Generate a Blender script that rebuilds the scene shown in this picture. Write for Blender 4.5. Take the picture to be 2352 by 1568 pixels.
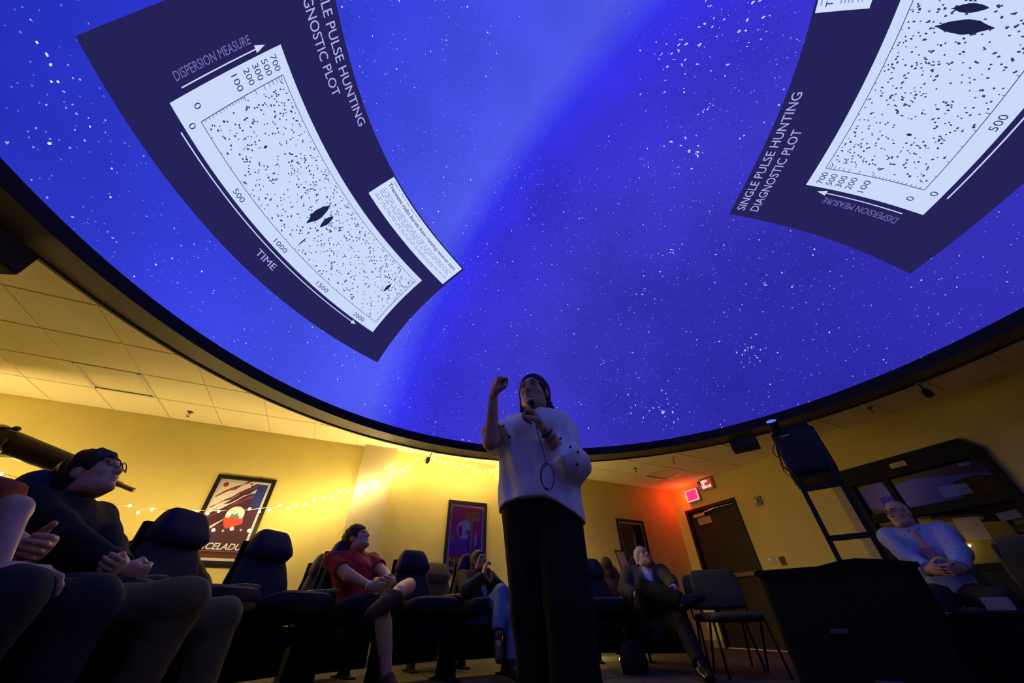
import bpy, bmesh, math, random
import numpy as np
from mathutils import Vector, Matrix

for _o in list(bpy.data.objects):
    bpy.data.objects.remove(_o, do_unlink=True)
scene = bpy.context.scene
COL = scene.collection
rnd = random.Random(7)

# ------------------------------------------------------------------ camera
def make_camera():
    pit, roll, yaw = math.radians(38.649), math.radians(-0.911), math.radians(25.647)
    fw = Vector((math.sin(yaw)*math.cos(pit), math.cos(yaw)*math.cos(pit), math.sin(pit)))
    r = Vector((math.cos(yaw), -math.sin(yaw), 0)); u = r.cross(fw)
    c, s = math.cos(roll), math.sin(roll)
    r2 = r*c + u*s; u2 = u*c - r*s
    cd = bpy.data.cameras.new('camera'); cd.sensor_width = 36; cd.sensor_fit = 'HORIZONTAL'
    cd.lens = 796.2*36/2352; cd.clip_start = .02; cd.clip_end = 100
    o = bpy.data.objects.new('camera', cd); COL.objects.link(o)
    m = Matrix((r2, u2, -fw)).transposed().to_4x4(); m.translation = Vector((0, 0, .443))
    o.matrix_world = m
    scene.camera = o
make_camera()

# ------------------------------------------------------------------ world, exposure
w = bpy.data.worlds.new('world'); scene.world = w; w.use_nodes = True
w.node_tree.nodes['Background'].inputs[0].default_value = (0, 0, 0, 1)
w.node_tree.nodes['Background'].inputs[1].default_value = 0
scene.view_settings.view_transform = 'Standard'
scene.view_settings.look = 'None'
scene.view_settings.gamma = 1.0
scene.view_settings.use_curve_mapping = False
scene.view_settings.exposure = 0.0

DOME_LEVEL = 1.0            # brightness of the projected picture on the dome
BULB_WATT = 3.7            # each fairy-light bulb
WARM = (1.0, .74, .28)

# ------------------------------------------------------------------ materials
def lin(c):
    return tuple((x/255/12.92) if x/255 <= .04045 else ((x/255+.055)/1.055)**2.4 for x in c)

def mat(name, color, rough=.7, metal=0., spec=.2, noise=0., nscale=20., bump=0., bscale=200., sheen=0., srgb=False, color2=None):
    m = bpy.data.materials.get(name)
    if m: return m
    m = bpy.data.materials.new(name); m.use_nodes = True
    nt = m.node_tree; b = nt.nodes['Principled BSDF']
    c = lin(color) if srgb else color
    b.inputs['Base Color'].default_value = (*c, 1)
    b.inputs['Roughness'].default_value = rough
    b.inputs['Metallic'].default_value = metal
    b.inputs['Specular IOR Level'].default_value = spec
    if sheen: b.inputs['Sheen Weight'].default_value = sheen
    tc = None
    if noise or color2 or bump:
        tc = nt.nodes.new('ShaderNodeTexCoord')
    if noise or color2:
        n = nt.nodes.new('ShaderNodeTexNoise'); n.inputs['Scale'].default_value = nscale; n.inputs['Detail'].default_value = 4
        nt.links.new(tc.outputs['Object'], n.inputs['Vector'])
        mx = nt.nodes.new('ShaderNodeMix'); mx.data_type = 'RGBA'
        c2 = color2 if color2 else tuple(x*(1-noise) for x in c)
        c1 = c if color2 else tuple(min(1, x*(1+noise)) for x in c)
        mx.inputs[6].default_value = (*c1, 1); mx.inputs[7].default_value = (*c2, 1)
        cr = nt.nodes.new('ShaderNodeMapRange'); cr.inputs[1].default_value = .35; cr.inputs[2].default_value = .65
        nt.links.new(n.outputs['Fac'], cr.inputs[0]); nt.links.new(cr.outputs[0], mx.inputs[0])
        nt.links.new(mx.outputs[2], b.inputs['Base Color'])
    if bump:
        n = nt.nodes.new('ShaderNodeTexNoise'); n.inputs['Scale'].default_value = bscale; n.inputs['Detail'].default_value = 3
        nt.links.new(tc.outputs['Object'], n.inputs['Vector'])
        bp = nt.nodes.new('ShaderNodeBump'); bp.inputs['Strength'].default_value = bump; bp.inputs['Distance'].default_value = .004
        nt.links.new(n.outputs['Fac'], bp.inputs['Height']); nt.links.new(bp.outputs[0], b.inputs['Normal'])
    return m

def emat(name, color, strength=1., sample=True):
    m = bpy.data.materials.get(name)
    if m: return m
    m = bpy.data.materials.new(name); m.use_nodes = True
    nt = m.node_tree; nt.nodes.clear()
    e = nt.nodes.new('ShaderNodeEmission'); o = nt.nodes.new('ShaderNodeOutputMaterial')
    e.inputs[0].default_value = (*color, 1); e.inputs[1].default_value = strength
    nt.links.new(e.outputs[0], o.inputs[0])
    if not sample: m.cycles.emission_sampling = 'NONE'
    return m

def glassmat(name, tint=(1, 1, 1), rough=.02, ior=1.5):
    m = bpy.data.materials.get(name)
    if m: return m
    m = bpy.data.materials.new(name); m.use_nodes = True
    nt = m.node_tree; nt.nodes.clear()
    t = nt.nodes.new('ShaderNodeBsdfTransparent'); t.inputs[0].default_value = (*tint, 1)
    g = nt.nodes.new('ShaderNodeBsdfGlossy'); g.inputs['Roughness'].default_value = rough
    f = nt.nodes.new('ShaderNodeFresnel'); f.inputs[0].default_value = ior
    mx = nt.nodes.new('ShaderNodeMixShader'); o = nt.nodes.new('ShaderNodeOutputMaterial')
    nt.links.new(f.outputs[0], mx.inputs[0]); nt.links.new(t.outputs[0], mx.inputs[1]); nt.links.new(g.outputs[0], mx.inputs[2])
    nt.links.new(mx.outputs[0], o.inputs[0])
    return m

# ------------------------------------------------------------------ object helpers
def link(name, me, material=None, parent=None, smooth=False):
    o = bpy.data.objects.new(name, me); COL.objects.link(o)
    if material is not None and not me.materials: me.materials.append(material)
    if smooth and len(me.polygons):
        me.polygons.foreach_set('use_smooth', [True]*len(me.polygons))
    if parent is not None: o.parent = parent
    return o

def tag(o, label=None, cat=None, group=None, kind=None):
    if label: o['label'] = label
    if cat: o['category'] = cat
    if group: o['group'] = group
    if kind: o['kind'] = kind
    return o

def empty(name, loc=(0, 0, 0), rz=0., label=None, cat=None, group=None, kind=None):
    o = bpy.data.objects.new(name, None); COL.objects.link(o)
    o.location = loc; o.rotation_euler = (0, 0, rz); o.empty_display_size = .1
    return tag(o, label, cat, group, kind)

class MB:
    """collects geometry for ONE mesh object"""
    def __init__(s): s.v = []; s.f = []
    def add(s, v, f):
        n = len(s.v); s.v += [tuple(p) for p in v]; s.f += [tuple(i+n for i in q) for q in f]; return s
    def box(s, c, h, rot=None, taper=1.0):
        c = Vector(c); R = rot if rot is not None else Matrix.Identity(3)
        v = []
        for sz in (-1, 1):
            t = taper if sz > 0 else 1
            for sx, sy in ((-1, -1), (1, -1), (1, 1), (-1, 1)):
                v.append(c + R @ Vector((sx*h[0]*t, sy*h[1]*t, sz*h[2])))
        return s.add(v, [(3, 2, 1, 0), (4, 5, 6, 7), (0, 1, 5, 4), (1, 2, 6, 5), (2, 3, 7, 6), (3, 0, 4, 7)])
    def bbox(s, lo, hi):
        return s.box([(a+b)/2 for a, b in zip(lo, hi)], [(b-a)/2 for a, b in zip(lo, hi)])
    def rbox(s, c, h, r=.01, rot=None, seg=2):
        """box with rounded edges (bevelled)"""
        bm = bmesh.new(); bmesh.ops.create_cube(bm, size=2)
        for v in bm.verts: v.co = Vector((v.co.x*h[0], v.co.y*h[1], v.co.z*h[2]))
        bmesh.ops.bevel(bm, geom=bm.edges[:], offset=min(r, min(h)*.95), segments=seg, affect='EDGES', profile=.5)
        R = rot if rot is not None else Matrix.Identity(3); c = Vector(c)
        bm.verts.index_update()
        s.add([c + R @ v.co for v in bm.verts], [tuple(v.index for v in f.verts) for f in bm.faces]); bm.free(); return s
    def tube(s, pts, r, n=8, closed=False, cap=True):
        pts = [Vector(p) for p in pts]; N = len(pts); rr = r if hasattr(r, '__len__') else [r]*N
        base = len(s.v); prev = None
        for i, p in enumerate(pts):
            if closed: d = pts[(i+1) % N]-pts[i-1]
            else: d = pts[min(i+1, N-1)]-pts[max(i-1, 0)]
            d.normalize()
            if prev is None:
                a = d.orthogonal().normalized()
            else:
                a = (prev - d*prev.dot(d)); a = a.normalized() if a.length > 1e-6 else d.orthogonal().normalized()
            prev = a; b = d.cross(a)
            for k in range(n):
                t = 2*math.pi*k/n; s.v.append(tuple(p+(a*math.cos(t)+b*math.sin(t))*rr[i]))
        for i in range(N if closed else N-1):
            i2 = (i+1) % N
            for k in range(n):
                k2 = (k+1) % n
                s.f.append((base+i*n+k, base+i*n+k2, base+i2*n+k2, base+i2*n+k))
        if cap and not closed:
            s.f.append(tuple(base+k for k in reversed(range(n)))); s.f.append(tuple(base+(N-1)*n+k for k in range(n)))
        return s
    def lathe(s, prof, c=(0, 0, 0), rot=None, n=20, a0=0., a1=2*math.pi, cap=True):
        R = rot if rot is not None else Matrix.Identity(3); c = Vector(c); base = len(s.v); full = abs(a1-a0-2*math.pi) < 1e-6
        m = n if full else n+1
        for r, z in prof:
            for k in range(m):
                t = a0+(a1-a0)*k/n; s.v.append(tuple(c+R @ Vector((r*math.cos(t), r*math.sin(t), z))))
        for i in range(len(prof)-1):
            for k in range(n):
                k2 = (k+1) % m if full else k+1
                s.f.append((base+i*m+k, base+i*m+k2, base+(i+1)*m+k2, base+(i+1)*m+k))
        if full and cap:
            if prof[0][0] > 1e-5: s.f.append(tuple(base+k for k in reversed(range(m))))
            if prof[-1][0] > 1e-5: s.f.append(tuple(base+(len(prof)-1)*m+k for k in range(m)))
        return s
    def loft(s, secs, n=24, p=4.):
        """secs: (centre, x axis half vector, y axis half vector); superellipse sections, capped"""
        base = len(s.v)
        for c, ax, ay in secs:
            c, ax, ay = Vector(c), Vector(ax), Vector(ay)
            for k in range(n):
                t = 2*math.pi*k/n; ct, st = math.cos(t), math.sin(t)
                x = math.copysign(abs(ct)**(2/p), ct); y = math.copysign(abs(st)**(2/p), st)
                s.v.append(tuple(c+ax*x+ay*y))
        for i in range(len(secs)-1):
            for k in range(n):
                k2 = (k+1) % n
                s.f.append((base+i*n+k, base+i*n+k2, base+(i+1)*n+k2, base+(i+1)*n+k))
        s.f.append(tuple(base+k for k in reversed(range(n)))); s.f.append(tuple(base+(len(secs)-1)*n+k for k in range(n)))
        return s
    def ball(s, c, r, n=8, m=6, sc=(1, 1, 1)):
        prof = [(r*math.sin(math.pi*i/m), -r*math.cos(math.pi*i/m)) for i in range(m+1)]
        prof[0] = (1e-6, -r); prof[-1] = (1e-6, r)
        b = len(s.v); s.lathe(prof, (0, 0, 0), n=n)
        for i in range(b, len(s.v)):
            x, y, z = s.v[i]; s.v[i] = (c[0]+x*sc[0], c[1]+y*sc[1], c[2]+z*sc[2])
        return s
    def poly(s, pts, nrm, th):
        """prism: polygon pts extruded by th along nrm"""
        nrm = Vector(nrm); pts = [Vector(p) for p in pts]; n = len(pts)
        v = pts+[p+nrm*th for p in pts]
        f = [tuple(reversed(range(n))), tuple(range(n, 2*n))]+[(i, (i+1) % n, n+(i+1) % n, n+i) for i in range(n)]
        return s.add(v, f)
    def mesh(s, name='mesh', fix=True):
        me = bpy.data.meshes.new(name); me.from_pydata(s.v, [], s.f); me.update()
        if fix and len(s.f) < 20000:
            bm = bmesh.new(); bm.from_mesh(me); bmesh.ops.recalc_face_normals(bm, faces=bm.faces[:]); bm.to_mesh(me); bm.free()
        return me
    def build(s, name, material, parent=None, smooth=False, angle=None):
        me = s.mesh(name); o = link(name, me, material, parent, smooth)
        if angle:
            me.set_sharp_from_angle(angle=math.radians(angle))
        return o

def copy_tree(o, parent=None):
    c = o.copy(); COL.objects.link(c); c.parent = parent
    for ch in list(o.children): copy_tree(ch, c)
    return c

def rotz(a): return Matrix.Rotation(a, 3, 'Z')
def rotx(a): return Matrix.Rotation(a, 3, 'X')
def roty(a): return Matrix.Rotation(a, 3, 'Y')

def text_mesh(body, size=1., shear=0., align='CENTER', extrude=0., bold=0., spacing=1.):
    cu = bpy.data.curves.new('lettering', 'FONT'); cu.body = body; cu.size = size; cu.align_x = align; cu.align_y = 'CENTER'
    cu.extrude = extrude; cu.shear = shear; cu.offset = bold; cu.resolution_u = 3; cu.space_character = spacing
    o = bpy.data.objects.new('lettering', cu); COL.objects.link(o)
    dg = bpy.context.evaluated_depsgraph_get(); dg.update()
    me = bpy.data.meshes.new_from_object(o.evaluated_get(dg))
    bpy.data.objects.remove(o, do_unlink=True); bpy.data.curves.remove(cu)
    me.materials.clear()
    return me

def text_on(body, size, origin, xd, yd, name, material, parent, **kw):
    """flat lettering laid on a surface: text x along xd, text y along yd"""
    me = text_mesh(body, size, **kw); o3 = Vector(origin); xd = Vector(xd).normalized(); yd = Vector(yd).normalized(); zd = xd.cross(yd)
    for v in me.vertices: v.co = o3+xd*v.co.x+yd*v.co.y+zd*v.co.z
    me.update(); me.name = name
    return link(name, me, material, parent)
# ================================================================== THE ROOM
X0, X1, Y0, Y1, ZC = -5.0, 6.77, -4.2, 5.95, 2.65
DC = Vector((1.378, 1.049, 2.493)); DR = 3.70       # dome centre (spring line) and radius

M_WALL = mat('yellow cream wall paint', (.64, .53, .18), .75, bump=.25, bscale=320, noise=.03, nscale=3)
M_CEIL = mat('white ceiling tile', (.90, .80, .50), .9, bump=.5, bscale=260, noise=.05, nscale=60)
M_GRID = mat('ceiling grid paint', (.80, .71, .45), .8)
M_FLOOR = mat('patterned carpet', (.10, .085, .06), .95, color2=(.045, .04, .035), nscale=9, bump=.6, bscale=500)
M_BLACK = mat('matt black paint', (.012, .012, .014), .7)
M_BLACKS = mat('black satin metal', (.008, .008, .009), .55, spec=.2)
M_BASE = mat('tan rubber baseboard', (.30, .24, .16), .6)
M_STEEL = mat('brushed steel', (.5, .5, .5), .35, metal=1.)
M_WHITE = mat('white plastic', (.75, .74, .70), .5)
M_PAPER = mat('white paper', (.78, .77, .74), .85)
M_DARKWOOD = mat('dark stained wood', (.035, .022, .014), .5, noise=.3, nscale=6)

MB().bbox((X0, Y0, -.1), (X1, Y1, 0)).build('floor', M_FLOOR).__setitem__('kind', 'structure')
tag(MB().bbox((X0, Y1, 0), (X1+.15, Y1+.15, ZC+.02)).build('wall_back', M_WALL), kind='structure')
tag(MB().bbox((X0-.15, Y0, 0), (X0, Y1+.15, ZC+.02)).build('wall_left', M_WALL), kind='structure')
tag(MB().bbox((X0-.15, Y0-.15, 0), (X1+.15, Y0, ZC+.02)).build('wall_front', M_WALL), kind='structure')
WT = .15
m = MB()
for (ya, yb, za, zb) in ((Y0, 1.25, 0, ZC+.02), (1.25, 2.72, 0, .80), (1.25, 2.72, 2.11, ZC+.02), (2.72, 4.51, 0, ZC+.02), (4.51, 5.69, 2.18, ZC+.02), (5.69, Y1, 0, ZC+.02)):
    m.bbox((X1, ya, za), (X1+WT, yb, zb))
m.poly([(X1, 1.25, 2.11), (X1, 1.36, 2.11), (X1, 1.25, 1.96)], (1, 0, 0), WT)
tag(m.build('wall_right', M_WALL), kind='structure')
# pilaster on the back wall
tag(MB().bbox((.18, Y1-.13, 0), (.68, Y1, ZC)).build('trim_1', mat('grey beige pilaster paint', (.50, .43, .27), .75, bump=.25, bscale=320)), kind='structure')
# pale vertical trim between the projector stand and the booth window
tag(MB().bbox((X1-.05, 2.73, 0), (X1, 2.90, 2.08)).build('trim_2', mat('grey trim paint', (.36, .32, .22), .7)), kind='structure')
tag(MB().bbox((X0, Y1-.012, 0), (.18, Y1, .10)).bbox((.68, Y1-.012, 0), (X1, Y1, .10)).build('baseboard_back', M_BASE), kind='structure')
tag(MB().bbox((X1-.012, Y0, 0), (X1, 4.50, .10)).bbox((X1-.012, 5.70, 0), (X1, Y1, .10)).build('baseboard_right', M_BASE), kind='structure')
tag(MB().bbox((X1-.03, -1.2, 0), (X1, 2.72, .80)).build('trim_3', mat('black counter front', (.010, .010, .011), .6)), kind='structure')
tag(MB().bbox((X0, Y0, 0), (X0+.012, Y1, .10)).build('baseboard_left', M_BASE), kind='structure')

# ---- ceiling: backing plate with a round opening for the dome, lay-in tiles below it
def ceiling():
    RO = 3.80
    angs = sorted([2*math.pi*k/96 for k in range(96)]+[math.atan2(y-DC.y, x-DC.x) % (2*math.pi) for x in (X0, X1) for y in (Y0, Y1)])
    m = MB(); n = len(angs)
    for z in (ZC+.012, ZC+.06):
        for a in angs:
            c, s = math.cos(a), math.sin(a)
            m.v.append((DC.x+RO*c, DC.y+RO*s, z))
            tx = ((X1 if c > 0 else X0)-DC.x)/c if abs(c) > 1e-9 else 1e9
            ty = ((Y1 if s > 0 else Y0)-DC.y)/s if abs(s) > 1e-9 else 1e9
            t = min(tx, ty); m.v.append((DC.x+t*c, DC.y+t*s, z))
    for k in range(n):
        a, b = 2*k, 2*((k+1) % n)
        m.f.append((a, a+1, b+1, b)); o = 2*n
        m.f.append((o+b, o+b+1, o+a+1, o+a)); m.f.append((a, b, o+b, o+a)); m.f.append((a+1, o+a+1, o+b+1, b+1))
    c = tag(m.build('ceiling', M_GRID), kind='structure')
    P = .6; g = .007; cx0, cy0 = -2.97, 5.33
    full = MB().rbox((0, 0, .006), (P/2-g, P/2-g, .006), .003, seg=1).mesh('tile'); full.materials.append(M_CEIL)
    skip = {(0, -1): 1, (14, -1): 1}
    for i in range(-4, 17):
        for j in range(-16, 2):
            if (i, j) in skip: continue
            xa, xb = max(cx0+i*P+g, X0), min(cx0+(i+1)*P-g, X1); ya, yb = max(cy0+j*P+g, Y0), min(cy0+(j+1)*P-g, Y1)
            if xb-xa < .03 or yb-ya < .03: continue
            ds = [math.hypot(x-DC.x, y-DC.y) for x in (xa, xb) for y in (ya, yb)]
            if max(ds) < 3.95: continue
            whole = xb-xa > P-2*g-.001 and yb-ya > P-2*g-.001
            if min(ds) > 3.84 and not (xa < DC.x < xb and min(abs(ya-DC.y), abs(yb-DC.y)) < 3.84) and not (ya < DC.y < yb and min(abs(xa-DC.x), abs(xb-DC.x)) < 3.84):
                if whole:
                    o = link('tile', full, None, c); o.location = ((xa+xb)/2, (ya+yb)/2, ZC)
                else:
                    MB().bbox((xa, ya, ZC), (xb, yb, ZC+.012)).build('tile', M_CEIL, c)
            else:                                   # tile cut round the dome
                m = MB(); N = 10
                for p in range(N):
                    for q in range(N):
                        x = xa+(xb-xa)*(p+.5)/N; y = ya+(yb-ya)*(q+.5)/N
                        if math.hypot(x-DC.x, y-DC.y) > 3.84:
                            hx, hy = (xb-xa)/N/2, (yb-ya)/N/2
                            m.add([(x-hx, y-hy, ZC), (x+hx, y-hy, ZC), (x+hx, y+hy, ZC), (x-hx, y+hy, ZC)], [(3, 2, 1, 0)])
                if m.f: m.build('tile', M_CEIL, c)
    return c
CEIL = ceiling()

# ---- dome
def sc_color():
    m = bpy.data.materials.new('projected night sky'); m.use_nodes = True
    nt = m.node_tree; nt.nodes.clear()
    tc = nt.nodes.new('ShaderNodeTexCoord'); o = nt.nodes.new('ShaderNodeOutputMaterial'); e = nt.nodes.new('ShaderNodeEmission')
    # two projectors share the dome; their pictures meet along a line through the zenith
    dot = nt.nodes.new('ShaderNodeVectorMath'); dot.operation = 'DOT_PRODUCT'; dot.inputs[1].default_value = (.961, .263, -.055)
    nt.links.new(tc.outputs['Object'], dot.inputs[0])
    mr = nt.nodes.new('ShaderNodeMapRange'); mr.inputs[1].default_value = -DR; mr.inputs[2].default_value = DR
    nt.links.new(dot.outputs['Value'], mr.inputs[0])
    cr = nt.nodes.new('ShaderNodeValToRGB'); el = cr.color_ramp.elements
    stops = [(0., (32, 42, 180)), (.18, (54, 64, 218)), (.36, (70, 82, 232)), (.45, (78, 88, 234)), (.51, (52, 50, 232)), (.58, (54, 48, 208)), (.75, (60, 54, 196)), (1., (44, 40, 165))]
    el[0].position = 0; el[0].color = (*lin(stops[0][1]), 1); el[1].position = 1; el[1].color = (*lin(stops[-1][1]), 1)
    for p, c in stops[1:-1]:
        x = el.new(p); x.color = (*lin(c), 1)
    nt.links.new(mr.outputs[0], cr.inputs[0])
    n = nt.nodes.new('ShaderNodeTexNoise'); n.inputs['Scale'].default_value = .8; n.inputs['Detail'].default_value = 3
    nt.links.new(tc.outputs['Object'], n.inputs['Vector'])
    mr2 = nt.nodes.new('ShaderNodeMapRange'); mr2.inputs[1].default_value = .3; mr2.inputs[2].default_value = .7; mr2.inputs[3].default_value = .88; mr2.inputs[4].default_value = 1.12
    nt.links.new(n.outputs['Fac'], mr2.inputs[0])
    mu = nt.nodes.new('ShaderNodeMath'); mu.operation = 'MULTIPLY'; mu.inputs[1].default_value = DOME_LEVEL
    nt.links.new(mr2.outputs[0], mu.inputs[0])
    nt.links.new(cr.outputs[0], e.inputs[0]); nt.links.new(mu.outputs[0], e.inputs[1]); nt.links.new(e.outputs[0], o.inputs[0])
    return m

DOME = empty('planetarium_dome', DC, 0, 'large hemispherical planetarium dome showing a blue starry sky and two projected slides', 'dome')
def sph(az, alt, r):
    a, t = math.radians(az), math.radians(alt)
    return (r*math.sin(a)*math.cos(t), r*math.cos(a)*math.cos(t), r*math.sin(t))
MB().lathe([(DR*math.cos(math.radians(t)), DR*math.sin(math.radians(t))) for t in np.linspace(0, 89.99, 30)], n=120, cap=False).build('screen', sc_color(), DOME, True)
ZB = 2.378-DC.z
MB().lathe([(DR, .0), (DR, ZB)], n=120, cap=False).build('fascia', mat('black felt band', (.008, .009, .016), .85), DOME, True)
MB().lathe([(DR, ZB), (3.945, ZB)], n=120, cap=False).build('soffit', mat('grey brown soffit paint', (.17, .145, .10), .45), DOME, True)
MB().lathe([(3.945, ZB-.012), (3.975, ZB-.012), (3.975, .16), (3.945, .16), (3.945, ZB-.012)], n=120, cap=False).build('edge_trim', M_BLACK, DOME, True)
r_ = random.Random(3)

def dots(name, lst, material, parent, off=.006, sides=6):
    """lst of (az, alt, radius in m, stretch, stretch angle): small flat marks lying on the screen"""
    m = MB()
    for az, alt, r, st, sa in lst:
        c = Vector(sph(az, alt, DR-off)); n = c.normalized(); e = Vector((math.cos(math.radians(az)), -math.sin(math.radians(az)), 0)); u = n.cross(e)
        a = e*math.cos(sa)+u*math.sin(sa); b = n.cross(a)
        m.add([c+a*r*st*math.cos(2*math.pi*k/sides)+b*r*math.sin(2*math.pi*k/sides) for k in range(sides)], [tuple(range(sides))])
    me = bpy.data.meshes.new(name); me.from_pydata(m.v, [], m.f); me.update()
    o = link(name, me, material, parent); o['kind'] = 'stuff'; return o

def stars():
    cls = [[], [], []]
    for _ in range(9500):
        alt = math.degrees(math.asin(r_.uniform(0, math.sin(math.radians(75.5))))); az = r_.uniform(-180, 180)
        q = r_.random(); st = r_.uniform(1, 1.6); sa = r_.uniform(0, 3.14)
        # the projector's pixels are coarser on the side where the camera-side picture is stretched
        big = 1.12 if -130 < az < -15 and alt < 45 else 1.
        if q < .76: cls[0].append((az, alt, r_.uniform(.0028, .0045)*big, st, sa))
        elif q < .955: cls[1].append((az, alt, r_.uniform(.0038, .006)*big, st, sa))
        else: cls[2].append((az, alt, r_.uniform(.005, .008)*big, st, sa))
    dots('faint_star', cls[0], emat('faint star light', lin((118, 122, 240)), 1.), DOME)
    dots('star', cls[1], emat('star light', lin((165, 170, 250)), 1.), DOME)
    dots('bright_star', cls[2], emat('bright star light', lin((232, 236, 255)), 1.), DOME)
    gal = []
    for az, alt, n, s in ((134, 66.2, 9, 1.5), (133.4, 71.2, 5, .8), (94.7, 58.8, 13, 2.), (112.3, 60.6, 5, .9), (70.3, 43.6, 7, .8), (72.1, 12.8, 12, 1.2), (50.7, 5.9, 12, 1.4), (52, 9.5, 9, 1.2), (56.4, 36, 5, 1.), (82.4, 25.5, 5, .8), (136, 55.7, 10, 1.8), (140, 61, 12, 2.), (128, 69, 8, 1.6), (143, 54, 8, 1.6), (46, 8, 6, 1.)):
        for k in range(n):
            gal.append((az+r_.gauss(0, 1.1)*s/math.cos(math.radians(alt)), alt+r_.gauss(0, 1.3)*s, r_.uniform(.003, .0085)*s**.4, r_.uniform(1.2, 2.6), r_.uniform(.6, 2.2)))
    dots('galaxy_smudge', gal, emat('galaxy light', lin((205, 210, 252)), 1.), DOME, .008, 9)
stars()

# ---- the projected slide, shown twice on opposite sides of the dome
E_DARK = emat('slide background light', lin((37, 34, 88)), 1.)
E_WHITE = emat('slide white light', lin((203, 217, 250)), 1.)
E_PAPER = emat('slide paper light', lin((208, 222, 252)), 1.)
E_TXT = emat('slide lettering light', lin((168, 168, 228)), 1.)
E_DIM = emat('slide dim lettering light', lin((112, 108, 176)), 1.)
E_INK = emat('slide ink', lin((52, 62, 120)), 1.)
E_INKD = emat('slide dark ink', lin((30, 34, 74)), 1.)
E_GREY = emat('slide pale ink', lin((150, 160, 215)), 1.)

def suv(u, v, az0, off):
    b = 12.2+.4*(1-u*u); t = 42.7+5.2*(1-u*u); alt = b+(t-b)*v
    W = (28.2+.07*alt)/math.cos(math.radians(alt))
    return sph(az0+u*W, alt, DR-off)

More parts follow.
